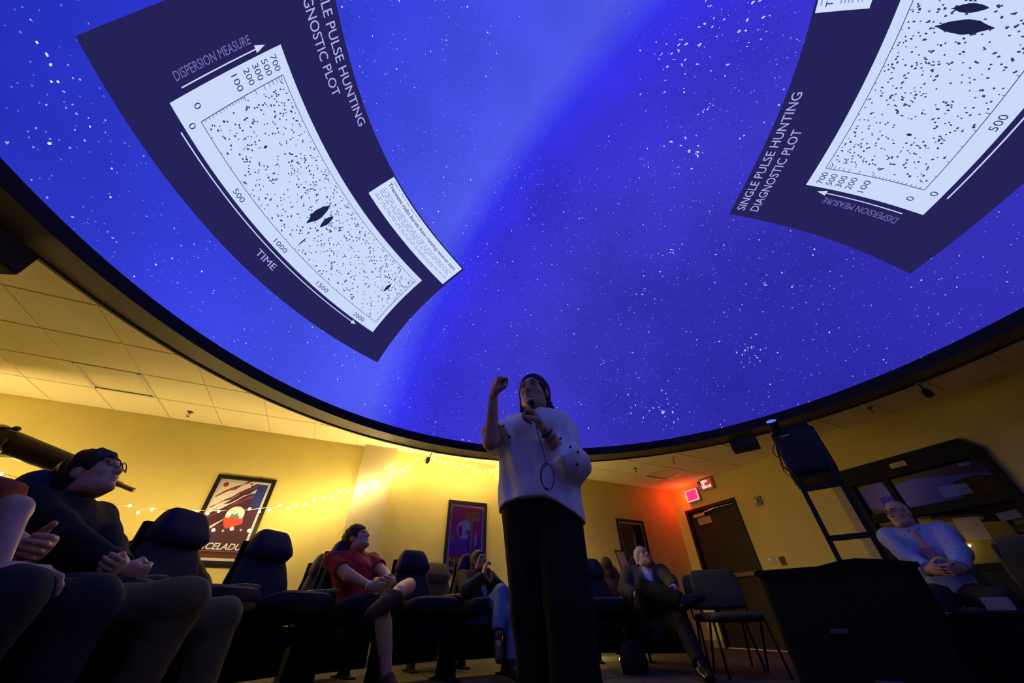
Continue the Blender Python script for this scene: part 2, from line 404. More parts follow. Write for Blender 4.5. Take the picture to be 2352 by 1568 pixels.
def slide(az0, label):
    def P(u0, u1, v0, v1, nu, nv, off):
        v = [suv(u0+(u1-u0)*i/nu, v0+(v1-v0)*j/nv, az0, off) for j in range(nv+1) for i in range(nu+1)]
        f = [(j*(nu+1)+i, j*(nu+1)+i+1, (j+1)*(nu+1)+i+1, (j+1)*(nu+1)+i) for j in range(nv) for i in range(nu)]
        return v, f
    def put(name, mbs, material, parent, stuff=False):
        me = bpy.data.meshes.new(name); me.from_pydata(mbs.v, [], mbs.f); me.update()
        o = link(name, me, material, parent)
        if stuff: o['kind'] = 'stuff'
        return o
    def txt(body, u0, u1, v0, v1, material, parent, rot=False, bold=0., name='lettering'):
        me = text_mesh(body, 1., bold=bold)
        xs = [q.co.x for q in me.vertices]; ys = [q.co.y for q in me.vertices]; xa, xb, ya, yb = min(xs), max(xs), min(ys), max(ys)
        for q in me.vertices:
            s = (q.co.x-xa)/(xb-xa); t = (q.co.y-ya)/(yb-ya)
            if rot: u, v = u1+(u0-u1)*t, v0+(v1-v0)*s
            else: u, v = u0+(u1-u0)*s, v0+(v1-v0)*t
            q.co = suv(u, v, az0, .018)
        me.update(); return link(name, me, material, parent)
    bg = MB(); bg.add(*P(-1, 1, 0, 1, 48, 28, .011)); S = put('slide', bg, E_DARK, DOME); S['label'] = label
    pn = MB(); pn.add(*P(-.722, .84, .175, .708, 44, 16, .0145)); put('plot_panel', pn, E_WHITE, S)
    pp = MB(); pp.add(*P(.112, .98, .80, .99, 30, 6, .0145)); put('paper_panel', pp, E_PAPER, S)
    txt('SINGLE PULSE HUNTING', -.955, -.232, .93, .974, E_TXT, S, bold=.004)
    txt('DIAGNOSTIC PLOT', -.945, -.422, .858, .902, E_TXT, S, bold=.004)
    txt('DISPERSION MEASURE', -.806, -.772, .24, .587, E_DIM, S, rot=True)
    txt('TIME', -.033, .097, .083, .119, E_TXT, S, bold=.001)
    ar = MB()
    ar.add(*P(-.7495, -.7445, .245, .60, 1, 12, .018))
    ar.add([suv(-.762, .595, az0, .018), suv(-.732, .595, az0, .018), suv(-.747, .64, az0, .018)], [(0, 1, 2)])
    ar.add(*P(-.62, .672, .150, .1555, 40, 1, .018))
    ar.add([suv(.672, .139, az0, .018), suv(.706, .153, az0, .018), suv(.672, .167, az0, .018)], [(0, 1, 2)])
    put('arrow', ar, E_WHITE, S)
    for t_, v_ in (('700', .656), ('500', .612), ('300', .567), ('200', .522), ('100', .464), ('0', .267)):
        w_ = .022*len(t_); txt(t_, -.668-w_/2, -.668+w_/2, v_-.014, v_+.014, E_INK, S, name='axis_number')
    for t_, u_ in (('0', -.617), ('500', -.285), ('1000', .034), ('1500', .374), ('2000', .69)):
        w_ = .022*len(t_); txt(t_, u_-w_/2, u_+w_/2, .192, .22, E_INK, S, name='axis_number')
    ax = MB(); a, b, c, d = -.613, .811, .247, .668; t = .0016; tv = .0028
    ax.add(*P(a, b, c-tv/2, c+tv/2, 40, 1, .018)); ax.add(*P(a, b, d-tv/2, d+tv/2, 40, 1, .018))
    ax.add(*P(a-t, a+t, c, d, 1, 14, .018)); ax.add(*P(b-t, b+t, c, d, 1, 14, .018))
    for k in range(21):
        u = a+(b-a)*k/20; L = .016 if k % 5 == 0 else .009
        ax.add(*P(u-t*.7, u+t*.7, c, c+L, 1, 1, .018)); ax.add(*P(u-t*.7, u+t*.7, d-L, d, 1, 1, .018))
    for v in (.266, .285, .304, .322, .34, .357, .373, .389, .405, .42, .434, .447, .456, .4635, .522, .567, .592, .612, .631, .646, .656):
        L = .02 if v > .51 or abs(v-.4635) < .001 else .011
        ax.add(*P(a, a+L, v-.0012, v+.0012, 1, 1, .018)); ax.add(*P(b-L, b, v-.0012, v+.0012, 1, 1, .018))
    put('plot_axes', ax, E_INK, S)
    rr = random.Random(11); dm = MB()
    def mark(u, v, r, st=1., ang=0.):
        m_ = []
        for k in range(6):
            x, y = r*st*math.cos(k*math.pi/3), r*math.sin(k*math.pi/3)
            m_.append(suv(u+(x*math.cos(ang)-y*math.sin(ang))/1.1, v+x*math.sin(ang)+y*math.cos(ang), az0, .018))
        dm.add(m_, [tuple(range(6))])
    n = 0
    while n < 820:
        u = rr.uniform(a+.015, b-.015); v = rr.uniform(c+.012, d-.012)
        if rr.random() > .45+.55*(v-c)/(d-c): continue
        mark(u, v, rr.uniform(.0026, .0046), rr.uniform(1, 1.5), rr.uniform(0, 3)); n += 1
        if rr.random() < .12: mark(u+rr.gauss(0, .008), v+rr.gauss(0, .008), .0042, 1.5, rr.uniform(0, 3))
    put('scatter_dot', dm, E_INK, S, True)
    def spindle(u, v0, v1, wd, skew=0.):
        m_ = MB(); N = 14; L = []; Rr = []
        for k in range(N+1):
            s = k/N; w_ = wd*(max(.06, math.sin(math.pi*min(1, s*1.02))**.9)+rr.uniform(-.08, .08))
            v = v0+(v1-v0)*s; uu = u+skew*(s-.5); L.append(suv(uu-w_, v, az0, .0195)); Rr.append(suv(uu+w_, v, az0, .0195))
        m_.v = L+Rr; m_.f = [(k, N+1+k, N+2+k, k+1) for k in range(N)]
        put('burst_mark', m_, E_INKD, S)
    spindle(.037, .395, .565, .026, .004); spindle(.100, .44, .545, .016); spindle(.698, .452, .535, .011)
    spindle(.096, .275, .345, .0035); spindle(-.39, .43, .452, .006)
    txt('Transient radio bursts from rotating neutron stars', .132, .945, .925, .958, E_INK, S, bold=.012, name='paper_title')
    ln = MB()
    for v, u1, dens in ((.975, .45, .7), (.905, .93, .8), (.892, .9, .8), (.879, .93, .8), (.866, .7, .8), (.846, .93, .8), (.833, .8, .8)):
        u = .14
        while u < u1:
            L = rr.uniform(.012, .05)
            ln.add(*P(u, u+L, v-.003, v+.003, 2, 1, .018)); u += L+.012
    put('paper_text_line', ln, E_GREY, S, True)
    return S
slide(-52.0, 'projected slide with a scatter plot on the telescope side of the dome')
slide(130.2, 'projected slide with a scatter plot on the projector side of the dome')
# ================================================================== DOOR, SIGNS, BOOTH WINDOW
def door():
    d = empty('door_1', (X1, 5.10, 0), 0, kind='structure')
    md = mat('dark brown door', (.030, .019, .012), .45, noise=.25, nscale=4)
    mf = mat('dark bronze door frame', (.022, .016, .012), .4)
    f = MB(); ya, yb = -.59, .59
    f.bbox((-.03, ya, 0), (.13, ya+.055, 2.18)).bbox((-.03, yb-.055, 0), (.13, yb, 2.18)).bbox((-.03, ya+.055, 2.125), (.13, yb-.055, 2.18))
    f.build('door_frame', mf, d)
    MB().rbox((.065, 0, 1.067), (.022, .53, 1.055), .004).build('door_leaf', md, d)
    pb = MB().rbox((-.005, -.02, 1.0), (.022, .42, .035), .01)
    pb.box((.025, .40, 1.0), (.02, .04, .045)).box((.025, -.44, 1.0), (.02, .04, .045)); pb.build('push_bar', mat('bronze metal', (.18, .13, .08), .4, metal=.8), d)
    cl = MB().rbox((.02, .30, 2.05), (.03, .14, .03), .008).tube([(.0, .17, 2.075), (-.05, -.12, 2.09)], .011, 8).tube([(-.05, -.12, 2.09), (.0, -.50, 2.10)], .006, 8).ball((-.05, -.12, 2.09), .018)
    cl.build('door_closer', mat('aluminium', (.55, .48, .36), .4, metal=.7), d)
    MB().rbox((.040, .235, 1.945), (.003, .155, .062), .002).build('door_sign', mat('tan sign plate', (.42, .33, .22), .6), d)
    MB().bbox((-.03, ya, 0), (.16, yb, .012)).build('threshold', mat('aluminium sill', (.6, .55, .45), .4), d)
    MB().bbox((.14, ya, 0), (.20, yb, 2.18)).build('door_backing', M_BLACK, d)
door()

def exit_sign():
    e = empty('exit_sign', (X1, 5.36, 2.42), 0, 'square red glowing exit sign mounted on the wall above the door', 'sign')
    MB().rbox((-.03, 0, 0), (.03, .165, .125), .01).build('housing', mat('cream sign housing', (.6, .5, .35), .6), e)
    face = MB().bbox((-.066, -.13, -.095), (-.061, .13, .095)); face.build('face', emat('red sign light', (1., .045, .20), 1.05), e)
    fr = MB(); 
    for a, b in (((-.07, -.145, .095), (-.055, .145, .108)), ((-.07, -.145, -.108), (-.055, .145, -.095)), ((-.07, -.145, -.108), (-.055, -.13, .108)), ((-.07, .13, -.108), (-.055, .145, .108))): fr.bbox(a, b)
    fr.build('lit_edge', emat('pink edge light', (1., .30, .30), 2.2), e)
    ld = bpy.data.lights.new('sign_lamp', 'POINT'); ld.energy = 9.; ld.color = (1., .05, .010); ld.shadow_soft_size = .05
    lo = bpy.data.objects.new('sign_lamp', ld); COL.objects.link(lo); lo.parent = e; lo.location = (-.13, .14, .02)
exit_sign()

def rescue_sign():
    e = empty('rescue_sign', (X1, 4.965, 2.53), 0, 'small lit red sign reading AREA OF RESCUE with a wheelchair symbol', 'sign')
    MB().rbox((-.045, 0, 0), (.045, .165, .098), .012).build('housing', mat('cream sign housing', (.6, .5, .35), .6), e)
    MB().bbox((-.095, -.150, -.082), (-.0905, .085, .084)).build('red_panel', emat('red panel light', lin((205, 62, 42)), .9), e)
    MB().bbox((-.095, .085, -.082), (-.0905, .150, .084)).build('black_panel', M_BLACK, e)
    W_ = emat('white letter light', (1., .86, .72), 1.4)
    for t_, z in (('AREA', .052), ('OF', .0), ('RESCUE', -.052)):
        text_on(t_, .062, (-.0965, .072, z), (0, -1, 0), (0, 0, 1), 'lettering', W_, e, align='LEFT', bold=.002)
    ic = MB(); pk = emat('pink symbol light', (1., .25, .55), 1.3)
    def pt(y, z): return (-.0965, .118-y, z-.005)
    ic.tube([pt(.020*math.cos(a), -.028+.022*math.sin(a)) for a in np.linspace(-3.0, 1.2, 14)], .0032, 5)
    ic.tube([pt(-.006, .035), pt(-.004, -.012), pt(.016, -.012), pt(.026, -.042)], .0038, 5).ball(pt(-.007, .048), .0075)
    ic.build('wheelchair_symbol', pk, e)
rescue_sign()

def wall_bits():
    a = empty('fire_alarm', (X1, 4.09, 2.02), 0, 'small grey fire alarm strobe on the wall beside the door', 'alarm')
    MB().rbox((-.015, 0, 0), (.015, .062, .075), .006).build('plate', mat('grey beige plastic', (.34, .30, .23), .6), a)
    MB().rbox((-.045, .02, 0), (.017, .028, .035), .008).build('strobe_lens', mat('strobe lens', (.5, .47, .4), .2), a)
    g = MB()
    for k in range(5): g.bbox((-.034, -.05, -.05+k*.022), (-.030, -.015, -.042+k*.022))
    g.build('sounder_grille', M_BLACK, a)
    s = empty('light_switch', (X1, 4.29, 1.15), 0, 'cream double light switch plate with a green lit dot', 'switch')
    MB().rbox((-.006, 0, 0), (.006, .058, .058), .003).build('plate', mat('ivory plastic', (.58, .52, .36), .5), s)
    for y in (-.022, .022): MB().rbox((-.014, y, 0), (.006, .014, .032), .003).build('rocker', mat('ivory plastic', (.58, .52, .36), .5), s)
    MB().ball((-.021, .022, .012), .006).build('indicator_lamp', emat('green lamp', (.45, .9, .02), 3.), s)
    k = empty('wall_plate', (X1, 4.11, 1.12), 0, 'brown wall plate next to the cream light switch', 'wall plate')
    MB().rbox((-.006, 0, 0), (.006, .045, .06), .003).build('plate', mat('brown plastic', (.12, .07, .04), .5), k)
    MB().rbox((-.014, 0, 0), (.006, .022, .035), .003).build('rocker', mat('brown plastic dark', (.07, .04, .025), .5), k)
wall_bits()

def booth():
    wdw = empty('window_1', (X1, 2.0, 0), 0, kind='structure')
    fb = mat('black booth frame', (.008, .008, .010), .6, spec=.15)
    out = [(.72, .80), (.72, 2.11), (-.64, 2.11), (-.75, 1.96), (-.75, .80)]       # (y, z) outer outline, one corner cut off
    inn = [(.655, .86), (.655, 1.885), (-.60, 1.885), (-.665, 1.80), (-.665, .86)]
    m = MB(); n = 5
    for x in (-.06, .10):
        m.v += [(x, y, z) for y, z in out]+[(x, y, z) for y, z in inn]
    for i in range(n):
        j = (i+1) % n
        m.f += [(i, j, n+j, n+i), (2*n+j, 2*n+i, 3*n+i, 3*n+j), (i, 2*n+i, 2*n+j, j), (n+j, 3*n+j, 3*n+i, n+i)]
    m.build('window_frame', fb, wdw)
    MB().bbox((-.05, -.665, 1.40), (.06, .655, 1.50)).build('transom', fb, wdw)
    MB().bbox((-.045, .24, .86), (.06, .30, 1.885)).build('mullion', fb, wdw)
    gl = glassmat('booth glass', (.82, .84, .86))
    for (ya, yb, za, zb) in ((-.665, .24, .86, 1.40), (-.665, .24, 1.50, 1.885), (.30, .655, .86, 1.40), (.30, .655, 1.50, 1.885)):
        MB().bbox((-.004, ya, za), (.004, yb, zb)).build('pane', gl, wdw)
    lab = empty('frame_label', (X1-.06, 2.03, 2.00), 0, 'pale yellow printed label stuck on the black booth frame', 'label')
    MB().rbox((-.001, 0, 0), (.0015, .085, .03), .001).build('sticker', mat('pale yellow sticker', (.62, .58, .30), .6), lab)
    ln = MB()
    for k in range(3): ln.bbox((-.0035, -.07, -.018+k*.014), (-.0027, .07-.02*k, -.014+k*.014))
    ln.build('print_line', mat('black print', (.03, .03, .03), .6), lab)
    # papers stuck inside the panes
    def paper(y, z, w_, h_, rot, label, c=(.55, .53, .48)):
        p = MB().box((0, 0, 0), (.001, w_/2, h_/2), rotx(rot)).build('paper_sheet', mat('sheet paper %.2f' % c[0], c, .9))
        p.location = (X1+.012, y, z); tag(p, label, 'paper', 'papers taped in the booth window')
    paper(1.72, 1.60, .26, .12, .04, 'pale blue paper sheet taped in the upper booth pane', (.35, .45, .60))
    paper(2.39, 1.60, .15, .17, .05, 'purple tinted paper taped in the narrow upper pane', (.36, .28, .46))
    paper(1.82, 1.20, .22, .23, .10, 'large white paper sheet taped in the lower booth pane')
    paper(1.47, 1.27, .17, .08, -.06, 'small white paper strip taped at the corner of the booth pane', (.6, .56, .52))
    # the little room behind the glass
    bw = mat('booth wall paint', (.42, .34, .20), .8)
    tag(MB().bbox((8.6, .6, 0), (8.7, 3.6, ZC)).build('wall_booth_back', bw), kind='structure')
    tag(MB().bbox((X1+WT, .5, 0), (8.7, .6, ZC)).build('wall_booth_side', bw), kind='structure')
    tag(MB().bbox((X1+WT, 3.6, 0), (8.7, 3.7, ZC)).build('wall_booth_far', bw), kind='structure')
    tag(MB().bbox((X1+WT, .5, ZC), (8.7, 3.7, ZC+.1)).build('ceiling_booth', bw), kind='structure')
    tag(MB().bbox((X1+WT, .5, -.1), (8.7, 3.7, 0)).build('floor_booth', M_FLOOR), kind='structure')
    lp = empty('booth_lamp', (8.1, 3.0, 0), 0, 'dim floor lamp standing inside the control booth behind the window', 'lamp')
    MB().lathe([(.14, 0), (.14, .02), (.02, .03)]).build('base', M_BLACKS, lp)
    MB().tube([(0, 0, .03), (0, 0, 1.35)], .012).build('pole', M_BLACKS, lp)
    MB().lathe([(.16, 1.30), (.10, 1.55)], n=24, cap=False).build('shade', mat('lamp shade cloth', (.6, .5, .35), .8), lp, True)
    MB().ball((0, 0, 1.38), .035).build('bulb', emat('booth bulb', (1., .68, .22), 3.), lp)
    ld = bpy.data.lights.new('lamp_light', 'POINT'); ld.energy = 4.; ld.color = (1., .68, .20); ld.shadow_soft_size = .05
    lo = bpy.data.objects.new('lamp_light', ld); COL.objects.link(lo); lo.parent = lp; lo.location = (0, 0, 1.46)
    sh = empty('booth_shelf', (8.42, 2.0, 0), 0, 'dark shelf unit against the rear wall of the control booth', 'shelf')
    MB().rbox((0, 0, .45), (.16, .7, .45), .01).build('cabinet', M_DARKWOOD, sh)
    for z in (1.25, 1.65): MB().rbox((.05, .05, z), (.12, .55, .015), .004).build('board', M_DARKWOOD, sh)
    for y in (-.48, .58): MB().rbox((.05, y, 1.3), (.12, .012, .4), .004).build('upright', M_DARKWOOD, sh)
booth()

# ================================================================== POSTERS
def ink(col): return mat('print %02x%02x%02x' % col, tuple(min(.88, x*2.1) for x in lin(col)), .8)
def poster(name, x0, x1, z0, z1, label, art, bw_=.045, mb=.03):
    cx, cz = (x0+x1)/2, (z0+z1)/2; W_, H_ = x1-x0, z1-z0
    p = empty(name, (cx, Y1, cz), 0, label, 'poster')
    fr = mat('black poster frame', (.012, .010, .010), .4)
    a, b = W_/2, H_/2
    for lo, hi in (((-a, -.03, b-bw_), (a, 0, b)), ((-a, -.03, -b), (a, 0, -b+bw_)), ((-a, -.03, -b+bw_), (-a+bw_, 0, b-bw_)), ((a-bw_, -.03, -b+bw_), (a, 0, b-bw_))):
        MB().bbox(lo, hi).build('frame_bar', fr, p)
    MB().bbox((-a+bw_, -.010, -b+bw_), (a-bw_, -.004, b-bw_)).build('white_border', mat('white poster border', (.80, .78, .74), .8), p)
    ia, ib = a-bw_-mb, b-bw_-mb
    def poly(pts, col, lay, nm='print_shape'):
        m = MB(); m.poly([(-ia+2*ia*x, -.0105-.0006*lay, -ib+2*ib*z) for x, z in pts], (0, -1, 0), .0004)
        return m.build(nm, ink(col), p)
    def circ(x, z, r, col, lay, a0=0, a1=2*math.pi, n=28):
        asp = ib/ia
        return poly([(x+r*asp*math.cos(t), z+r*math.sin(t)) for t in np.linspace(a0, a1, n, endpoint=abs(a1-a0) < 6.2)], col, lay)
    def title(body, x, z, size, col, shear=0., bold=.004):
        text_on(body, size, (-ia+2*ia*x, -.0165, -ib+2*ib*z), (1, 0, 0), (0, 0, 1), 'lettering', ink(col), p, shear=shear, bold=bold)
    art(poly, circ, title)
    MB().bbox((-a+bw_, -.0215, -b+bw_), (a-bw_, -.0195, b-bw_)).build('glass_sheet', glassmat('poster glass', (.98, .98, .98), .04, 1.28), p)
    return p

def art1(poly, circ, title):
    poly([(0, 0), (1, 0), (1, 1), (0, 1)], (58, 34, 46), 0, 'print_ground')
    poly([(0, .55), (.30, .72), (.72, 1), (0, 1)], (196, 188, 168), 1)
    poly([(.60, 1), (1, 1), (1, .62), (.82, .70)], (40, 48, 104), 1)
    rr = random.Random(5)
    for k, (c, w_) in enumerate((((104, 44, 62), .035), ((200, 190, 168), .030), ((86, 40, 70), .040), ((188, 176, 160), .020), ((120, 48, 60), .030))):
        z = .46+.075*k; pts = [(0, z)]; 
        for q in range(1, 8): pts.append((q/8*.9, z+q/8*.40+rr.uniform(-.02, .02)))
        pts += [(q/8*.9, z+w_+q/8*.40+rr.uniform(-.02, .02)) for q in range(7, -1, -1)]
        poly(pts, c, 2+k % 2)
    poly([(0, .22), (.35, .46), (.40, .50), (0, .30)], (190, 182, 160), 3)
    circ(.56, .55, .115, (176, 186, 158), 4)
    poly([(.36, .505), (.76, .505), (.78, .44), (.50, .36), (.42, .40)], (176, 62, 44), 5)
    poly([(.46, .505), (.50, .56), (.56, .545), (.60, .585), (.66, .53), (.68, .505)], (88, 100, 88), 5)
    circ(.10, .955, .035, (150, 40, 40), 3)
    title('ENCELADUS', .53, .135, .098, (222, 216, 198), .22, .0015)
    poly([(.08, .085), (.92, .085), (.92, .079), (.08, .079)], (120, 100, 90), 2)
    poly([(.0, .0), (1, .0), (1, .045), (.0, .045)], (84, 44, 30), 2)
poster('framed_poster', -1.525, -.845, .985, 2.0, 'framed poster titled ENCELADUS with diagonal bands and a pale disc on the back wall', art1)

def art2(poly, circ, title):
    poly([(0, 0), (1, 0), (1, 1), (0, 1)], (190, 50, 90), 0, 'print_ground')
    poly([(0, .78), (1, .84), (1, 1), (0, 1)], (225, 58, 92), 1)
    poly([(0, .16), (1, .16), (1, .42), (.6, .47), (0, .42)], (122, 58, 138), 1)
    poly([(0, 0), (1, 0), (1, .2), (.5, .17), (0, .2)], (196, 66, 46), 2)
    circ(.44, .60, .155, (206, 190, 168), 2); circ(.40, .575, .105, (150, 44, 76), 3, 1.9, 4.5); circ(.55, .56, .042, (86, 54, 120), 4); circ(.55, .56, .018, (190, 170, 190), 5)
    poly([(.46, .74), (.90, .76), (.90, .915), (.46, .895)], (196, 128, 42), 3); circ(.80, .855, .034, (92, 60, 30), 4); circ(.80, .855, .022, (196, 128, 42), 5)
    poly([(.62, .28), (.70, .28), (.70, .75), (.62, .75)], (196, 120, 40), 3)
    poly([(.56, .22), (.62, .22), (.62, .52), (.56, .52)], (60, 62, 132), 4); poly([(.78, .34), (.83, .34), (.83, .54), (.805, .58), (.78, .54)], (212, 190, 170), 4)
    poly([(.90, .30), (.94, .30), (.94, .50), (.90, .50)], (70, 50, 110), 3)
    for x, z, r in ((.14, .835, .020), (.22, .865, .008), (.08, .46, .013), (.62, .235, .018)): circ(x, z, r, (214, 170, 170), 4)
    circ(.14, .835, .012, (184, 44, 74), 5)
    poly([(.80, .20), (.86, .27), (.90, .20)], (206, 200, 206), 4)
    title('MARS', .36, .075, .155, (240, 160, 60), 0, .003)
    for k in range(3): poly([(.52, .80+.03*k), (.70, .807+.03*k), (.70, .815+.03*k), (.52, .808+.03*k)], (130, 80, 40), 4)
poster('framed_poster', 1.655, 2.325, .98, 1.985, 'framed red and purple poster titled MARS with a pale disc, on the back wall', art2)

def art3(poly, circ, title):
    poly([(0, 0), (1, 0), (1, 1), (0, 1)], (44, 30, 26), 0, 'print_ground')
    poly([(.46, .25), (.56, .30), (.66, .52), (.62, .62), (.66, .74), (.58, .90), (.54, .78), (.48, .66), (.52, .52), (.42, .40)], (118, 92, 78), 1)
    poly([(.52, .45), (.58, .50), (.60, .60), (.55, .66)], (150, 122, 104), 2)
    poly([(.0, 0), (1, 0), (1, .12), (0, .15)], (58, 38, 30), 1)
poster('framed_poster', 5.06, 5.74, .95, 1.965, 'dim framed brown poster with a pale cloud column beside the red lit corner', art3)

# small lectern-like sign stand in front of it
sg = empty('sign_stand', (4.72, 5.55, 0), .2, 'thin black sign stand holding a white sheet in front of the brown poster', 'sign')
MB().tube([(0, 0, .02), (0, 0, 1.05)], .012).build('pole', M_BLACKS, sg)
MB().lathe([(.16, 0), (.16, .015), (.02, .025)]).build('base', M_BLACKS, sg)
fr_ = MB()
R_ = rotx(math.radians(-14))
for c, h in (((0, 0, .165), (.12, .007, .007)), ((0, 0, -.165), (.12, .007, .007)), ((-.12, 0, 0), (.007, .007, .17)), ((.12, 0, 0), (.007, .007, .17))): fr_.box(Vector((0, 0, 1.19))+R_ @ Vector(c), h, R_)
fr_.build('frame', M_BLACKS, sg)
MB().box((0, 0, 1.19), (.115, .002, .16), R_).build('sheet', mat('cream sheet', (.5, .46, .4), .8), sg)

# ================================================================== FAIRY LIGHTS
BULBS = [(-4.9+.125*k, 5.25+.012*k, 2.06-.0305*k+.02*(-1)**k) for k in range(15)]+[  # left run: extra close-set bulbs, mostly out of view, added to brighten the ceiling
 (-2.97, 5.4, 1.6), (-2.76, 5.4, 1.54), (-2.56, 5.4, 1.51), (-2.34, 5.4, 1.45), (-2.13, 5.4, 1.4), (-2.02, 5.4, 1.45), (-1.92, 5.4, 1.39), (-1.82, 5.4, 1.43), (-1.61, 5.4, 1.42), (-1.42, 5.4, 1.43), (-1.31, 5.4, 1.43), (-1.22, 5.4, 1.46), (-1.11, 5.4, 1.45), (-1.01, 5.4, 1.45), (-0.93, 5.4, 1.51), (-0.82, 5.4, 1.49), (-0.73, 5.43, 1.52), (-0.64, 5.46, 1.59), (-0.54, 5.49, 1.57), (-0.46, 5.52, 1.61), (-0.37, 5.55, 1.65), (-0.29, 5.58, 1.72), (-0.18, 5.61, 1.76), (-0.09, 5.64, 1.78), (-0.0, 5.67, 1.87), (0.1, 5.7, 1.89), (0.19, 5.7, 1.92), (0.27, 5.7, 1.97), (0.36, 5.7, 2.06), (0.46, 5.7, 2.06), (0.64, 5.7, 2.16), (0.71, 5.71, 2.26), (0.81, 5.74, 2.29), (0.86, 5.76, 2.37), (1.03, 5.82, 2.53), (1.28, 5.78, 2.56), (1.39, 5.78, 2.53), (1.48, 5.78, 2.5), (1.61, 5.78, 2.55), (1.69, 5.78, 2.47), (1.81, 5.78, 2.53), (1.9, 5.78, 2.52), (1.99, 5.78, 2.47), (2.11, 5.78, 2.46), (2.21, 5.78, 2.46), (2.32, 5.78, 2.46), (2.43, 5.78, 2.54),
 (2.58, 5.75, 2.52), (2.74, 5.74, 2.48), (2.90, 5.74, 2.44), (3.05, 5.74, 2.36), (3.18, 5.74, 2.24), (3.28, 5.74, 2.08), (3.36, 5.74, 1.9), (3.42, 5.74, 1.7), (3.47, 5.74, 1.5), (3.5, 5.74, 1.3), (3.52, 5.74, 1.1), (3.52, 5.72, .9), (3.5, 5.70, .7), (3.5, 5.68, .5), (3.48, 5.66, .3), (3.52, 5.6, .16), (3.6, 5.55, .12)]
BULBS = [(x*.96, y*.96, .443+(z-.443)*.96) if 1.0 < x < 2.5 else (x, y, z) for x, y, z in BULBS]
def fairy_lights():
    s = empty('string_light', (0, Y1-.01, ZC), 0, 'string of small warm fairy lights draped along the back wall', 'string light')
    off = Vector((0, Y1-.01, ZC))
    P = [Vector(b)-off for b in BULBS]; wire = []
    for i, p in enumerate(P):
        k = P[max(0, i-2):i+3]; c = sum(k, Vector())/len(k); wire.append(c+Vector((0, 0, .02)))
    wm = MB().tube(wire, .0022, 5); wm.build('wire', mat('pale wire', (.45, .38, .22), .6), s)
    bulb = MB().ball((0, 0, 0), .0125, 10, 8, (1, 1, 1.2)).mesh('bulb'); bulb.materials.append(emat('warm bulb light', (1., .86, .58), 30., sample=False))
    sock = MB()
    for i, p in enumerate(P):
        o = link('bulb', bulb, None, s, True); o.location = p
        MBt = MB().tube([wire[i], p+Vector((0, 0, .008))], .0022, 5); MBt.build('bulb_lead', mat('pale wire', (.45, .38, .22), .6), s)
    # the light these bulbs give, one lamp inside every second bulb
    for i in range(0, len(P), 2):
        ld = bpy.data.lights.new('bulb_light', 'POINT'); ld.energy = BULB_WATT*(2 if BULBS[i][0] < 2.5 else 1.1); ld.color = WARM; ld.shadow_soft_size = .02
        lo = bpy.data.objects.new('bulb_light', ld); COL.objects.link(lo); lo.parent = s; lo.location = P[i]
    return s
fairy_lights()

# coil of the same lights on the floor behind the presenter
fl = empty('light_coil', (3.78, 5.62, 0), 0, 'coil of warm fairy lights lying on the floor by the back wall', 'string light')
cp = [(.13*math.cos(t*.9)+.02*math.sin(t*3), .10*math.sin(t*.9), .015+.004*t) for t in np.linspace(0, 26, 90)]
MB().tube(cp, .003, 5).build('wire', mat('pale wire', (.45, .38, .22), .6), fl)
bm_ = MB().ball((0, 0, 0), .0125, 8, 6).mesh('bulb'); bm_.materials.append(emat('warm bulb light', (1., .86, .58), 30., sample=False))
for k in range(0, 90, 6):
    o = link('bulb', bm_, None, fl, True); o.location = Vector(cp[k])+Vector((0, 0, .012))
for k in (20, 60):
    ld = bpy.data.lights.new('bulb_light', 'POINT'); ld.energy = BULB_WATT*1.8; ld.color = WARM; ld.shadow_soft_size = .03
    lo = bpy.data.objects.new('bulb_light', ld); COL.objects.link(lo); lo.parent = fl; lo.location = Vector(cp[k])+Vector((0, 0, .06))

# ================================================================== CEILING AND RIM FITTINGS
def troffer(x, y, label):
    t = empty('ceiling_light', (x, y, ZC), 0, label, 'ceiling light', 'unlit recessed ceiling lights')
    P = .288
    wm = mat('white enamel', (.72, .70, .64), .45)
    m = MB()
    m.bbox((-P, -P, .07), (P, P, .08))
    for lo, hi in (((-P-.006, -P-.006, 0), (-P, P+.006, .08)), ((P, -P-.006, 0), (P+.006, P+.006, .08)), ((-P, -P-.006, 0), (P, -P, .08)), ((-P, P, 0), (P, P+.006, .08))): m.bbox(lo, hi)
    m.build('housing', wm, t)
    fr = MB()
    for lo, hi in (((-P-.008, -P-.008, -.006), (-P+.012, P+.008, 0)), ((P-.012, -P-.008, -.006), (P+.008, P+.008, 0)), ((-P, -P-.008, -.006), (P, -P+.012, 0)), ((-P, P-.012, -.006), (P, P+.008, 0))): fr.bbox(lo, hi)
    fr.build('trim_frame', wm, t)
    for k in range(3):                                   # curved reflector troughs with a tube in each
        y0 = -P+.012+k*(2*P-.024)/3; w_ = (2*P-.024)/3; r = MB(); N = 8
        for i in range(N+1):
            s = i/N; yy = y0+w_*s; zz = .012+.05*math.sin(math.pi*s)**.7
            r.v += [(-P+.05, yy, zz), (P-.05, yy, zz)]
        r.f = [(2*i, 2*i+1, 2*i+3, 2*i+2) for i in range(N)]
        me = r.mesh('reflector'); link('reflector', me, wm, t, True)
        MB().tube([(-P+.03, y0+w_/2, .038), (P-.03, y0+w_/2, .038)], .013, 10).build('tube', M_WHITE, t, True)
        for sx in (-1, 1):
            MB().tube([(sx*(P-.02), y0+w_/2, .036), (sx*(P-.042), y0+w_/2, .036)], .024, 10).build('lamp_holder', mat('grey holder', (.16, .14, .10), .5), t)
    for sx in (-1, 1):
        MB().bbox((sx*(P-.05)-.002, -P, .008), (sx*(P-.05)+.002, P, .018)).build('end_plate', wm, t)
troffer(-2.67, 5.03, 'unlit recessed square ceiling light over the telescope end of the room')
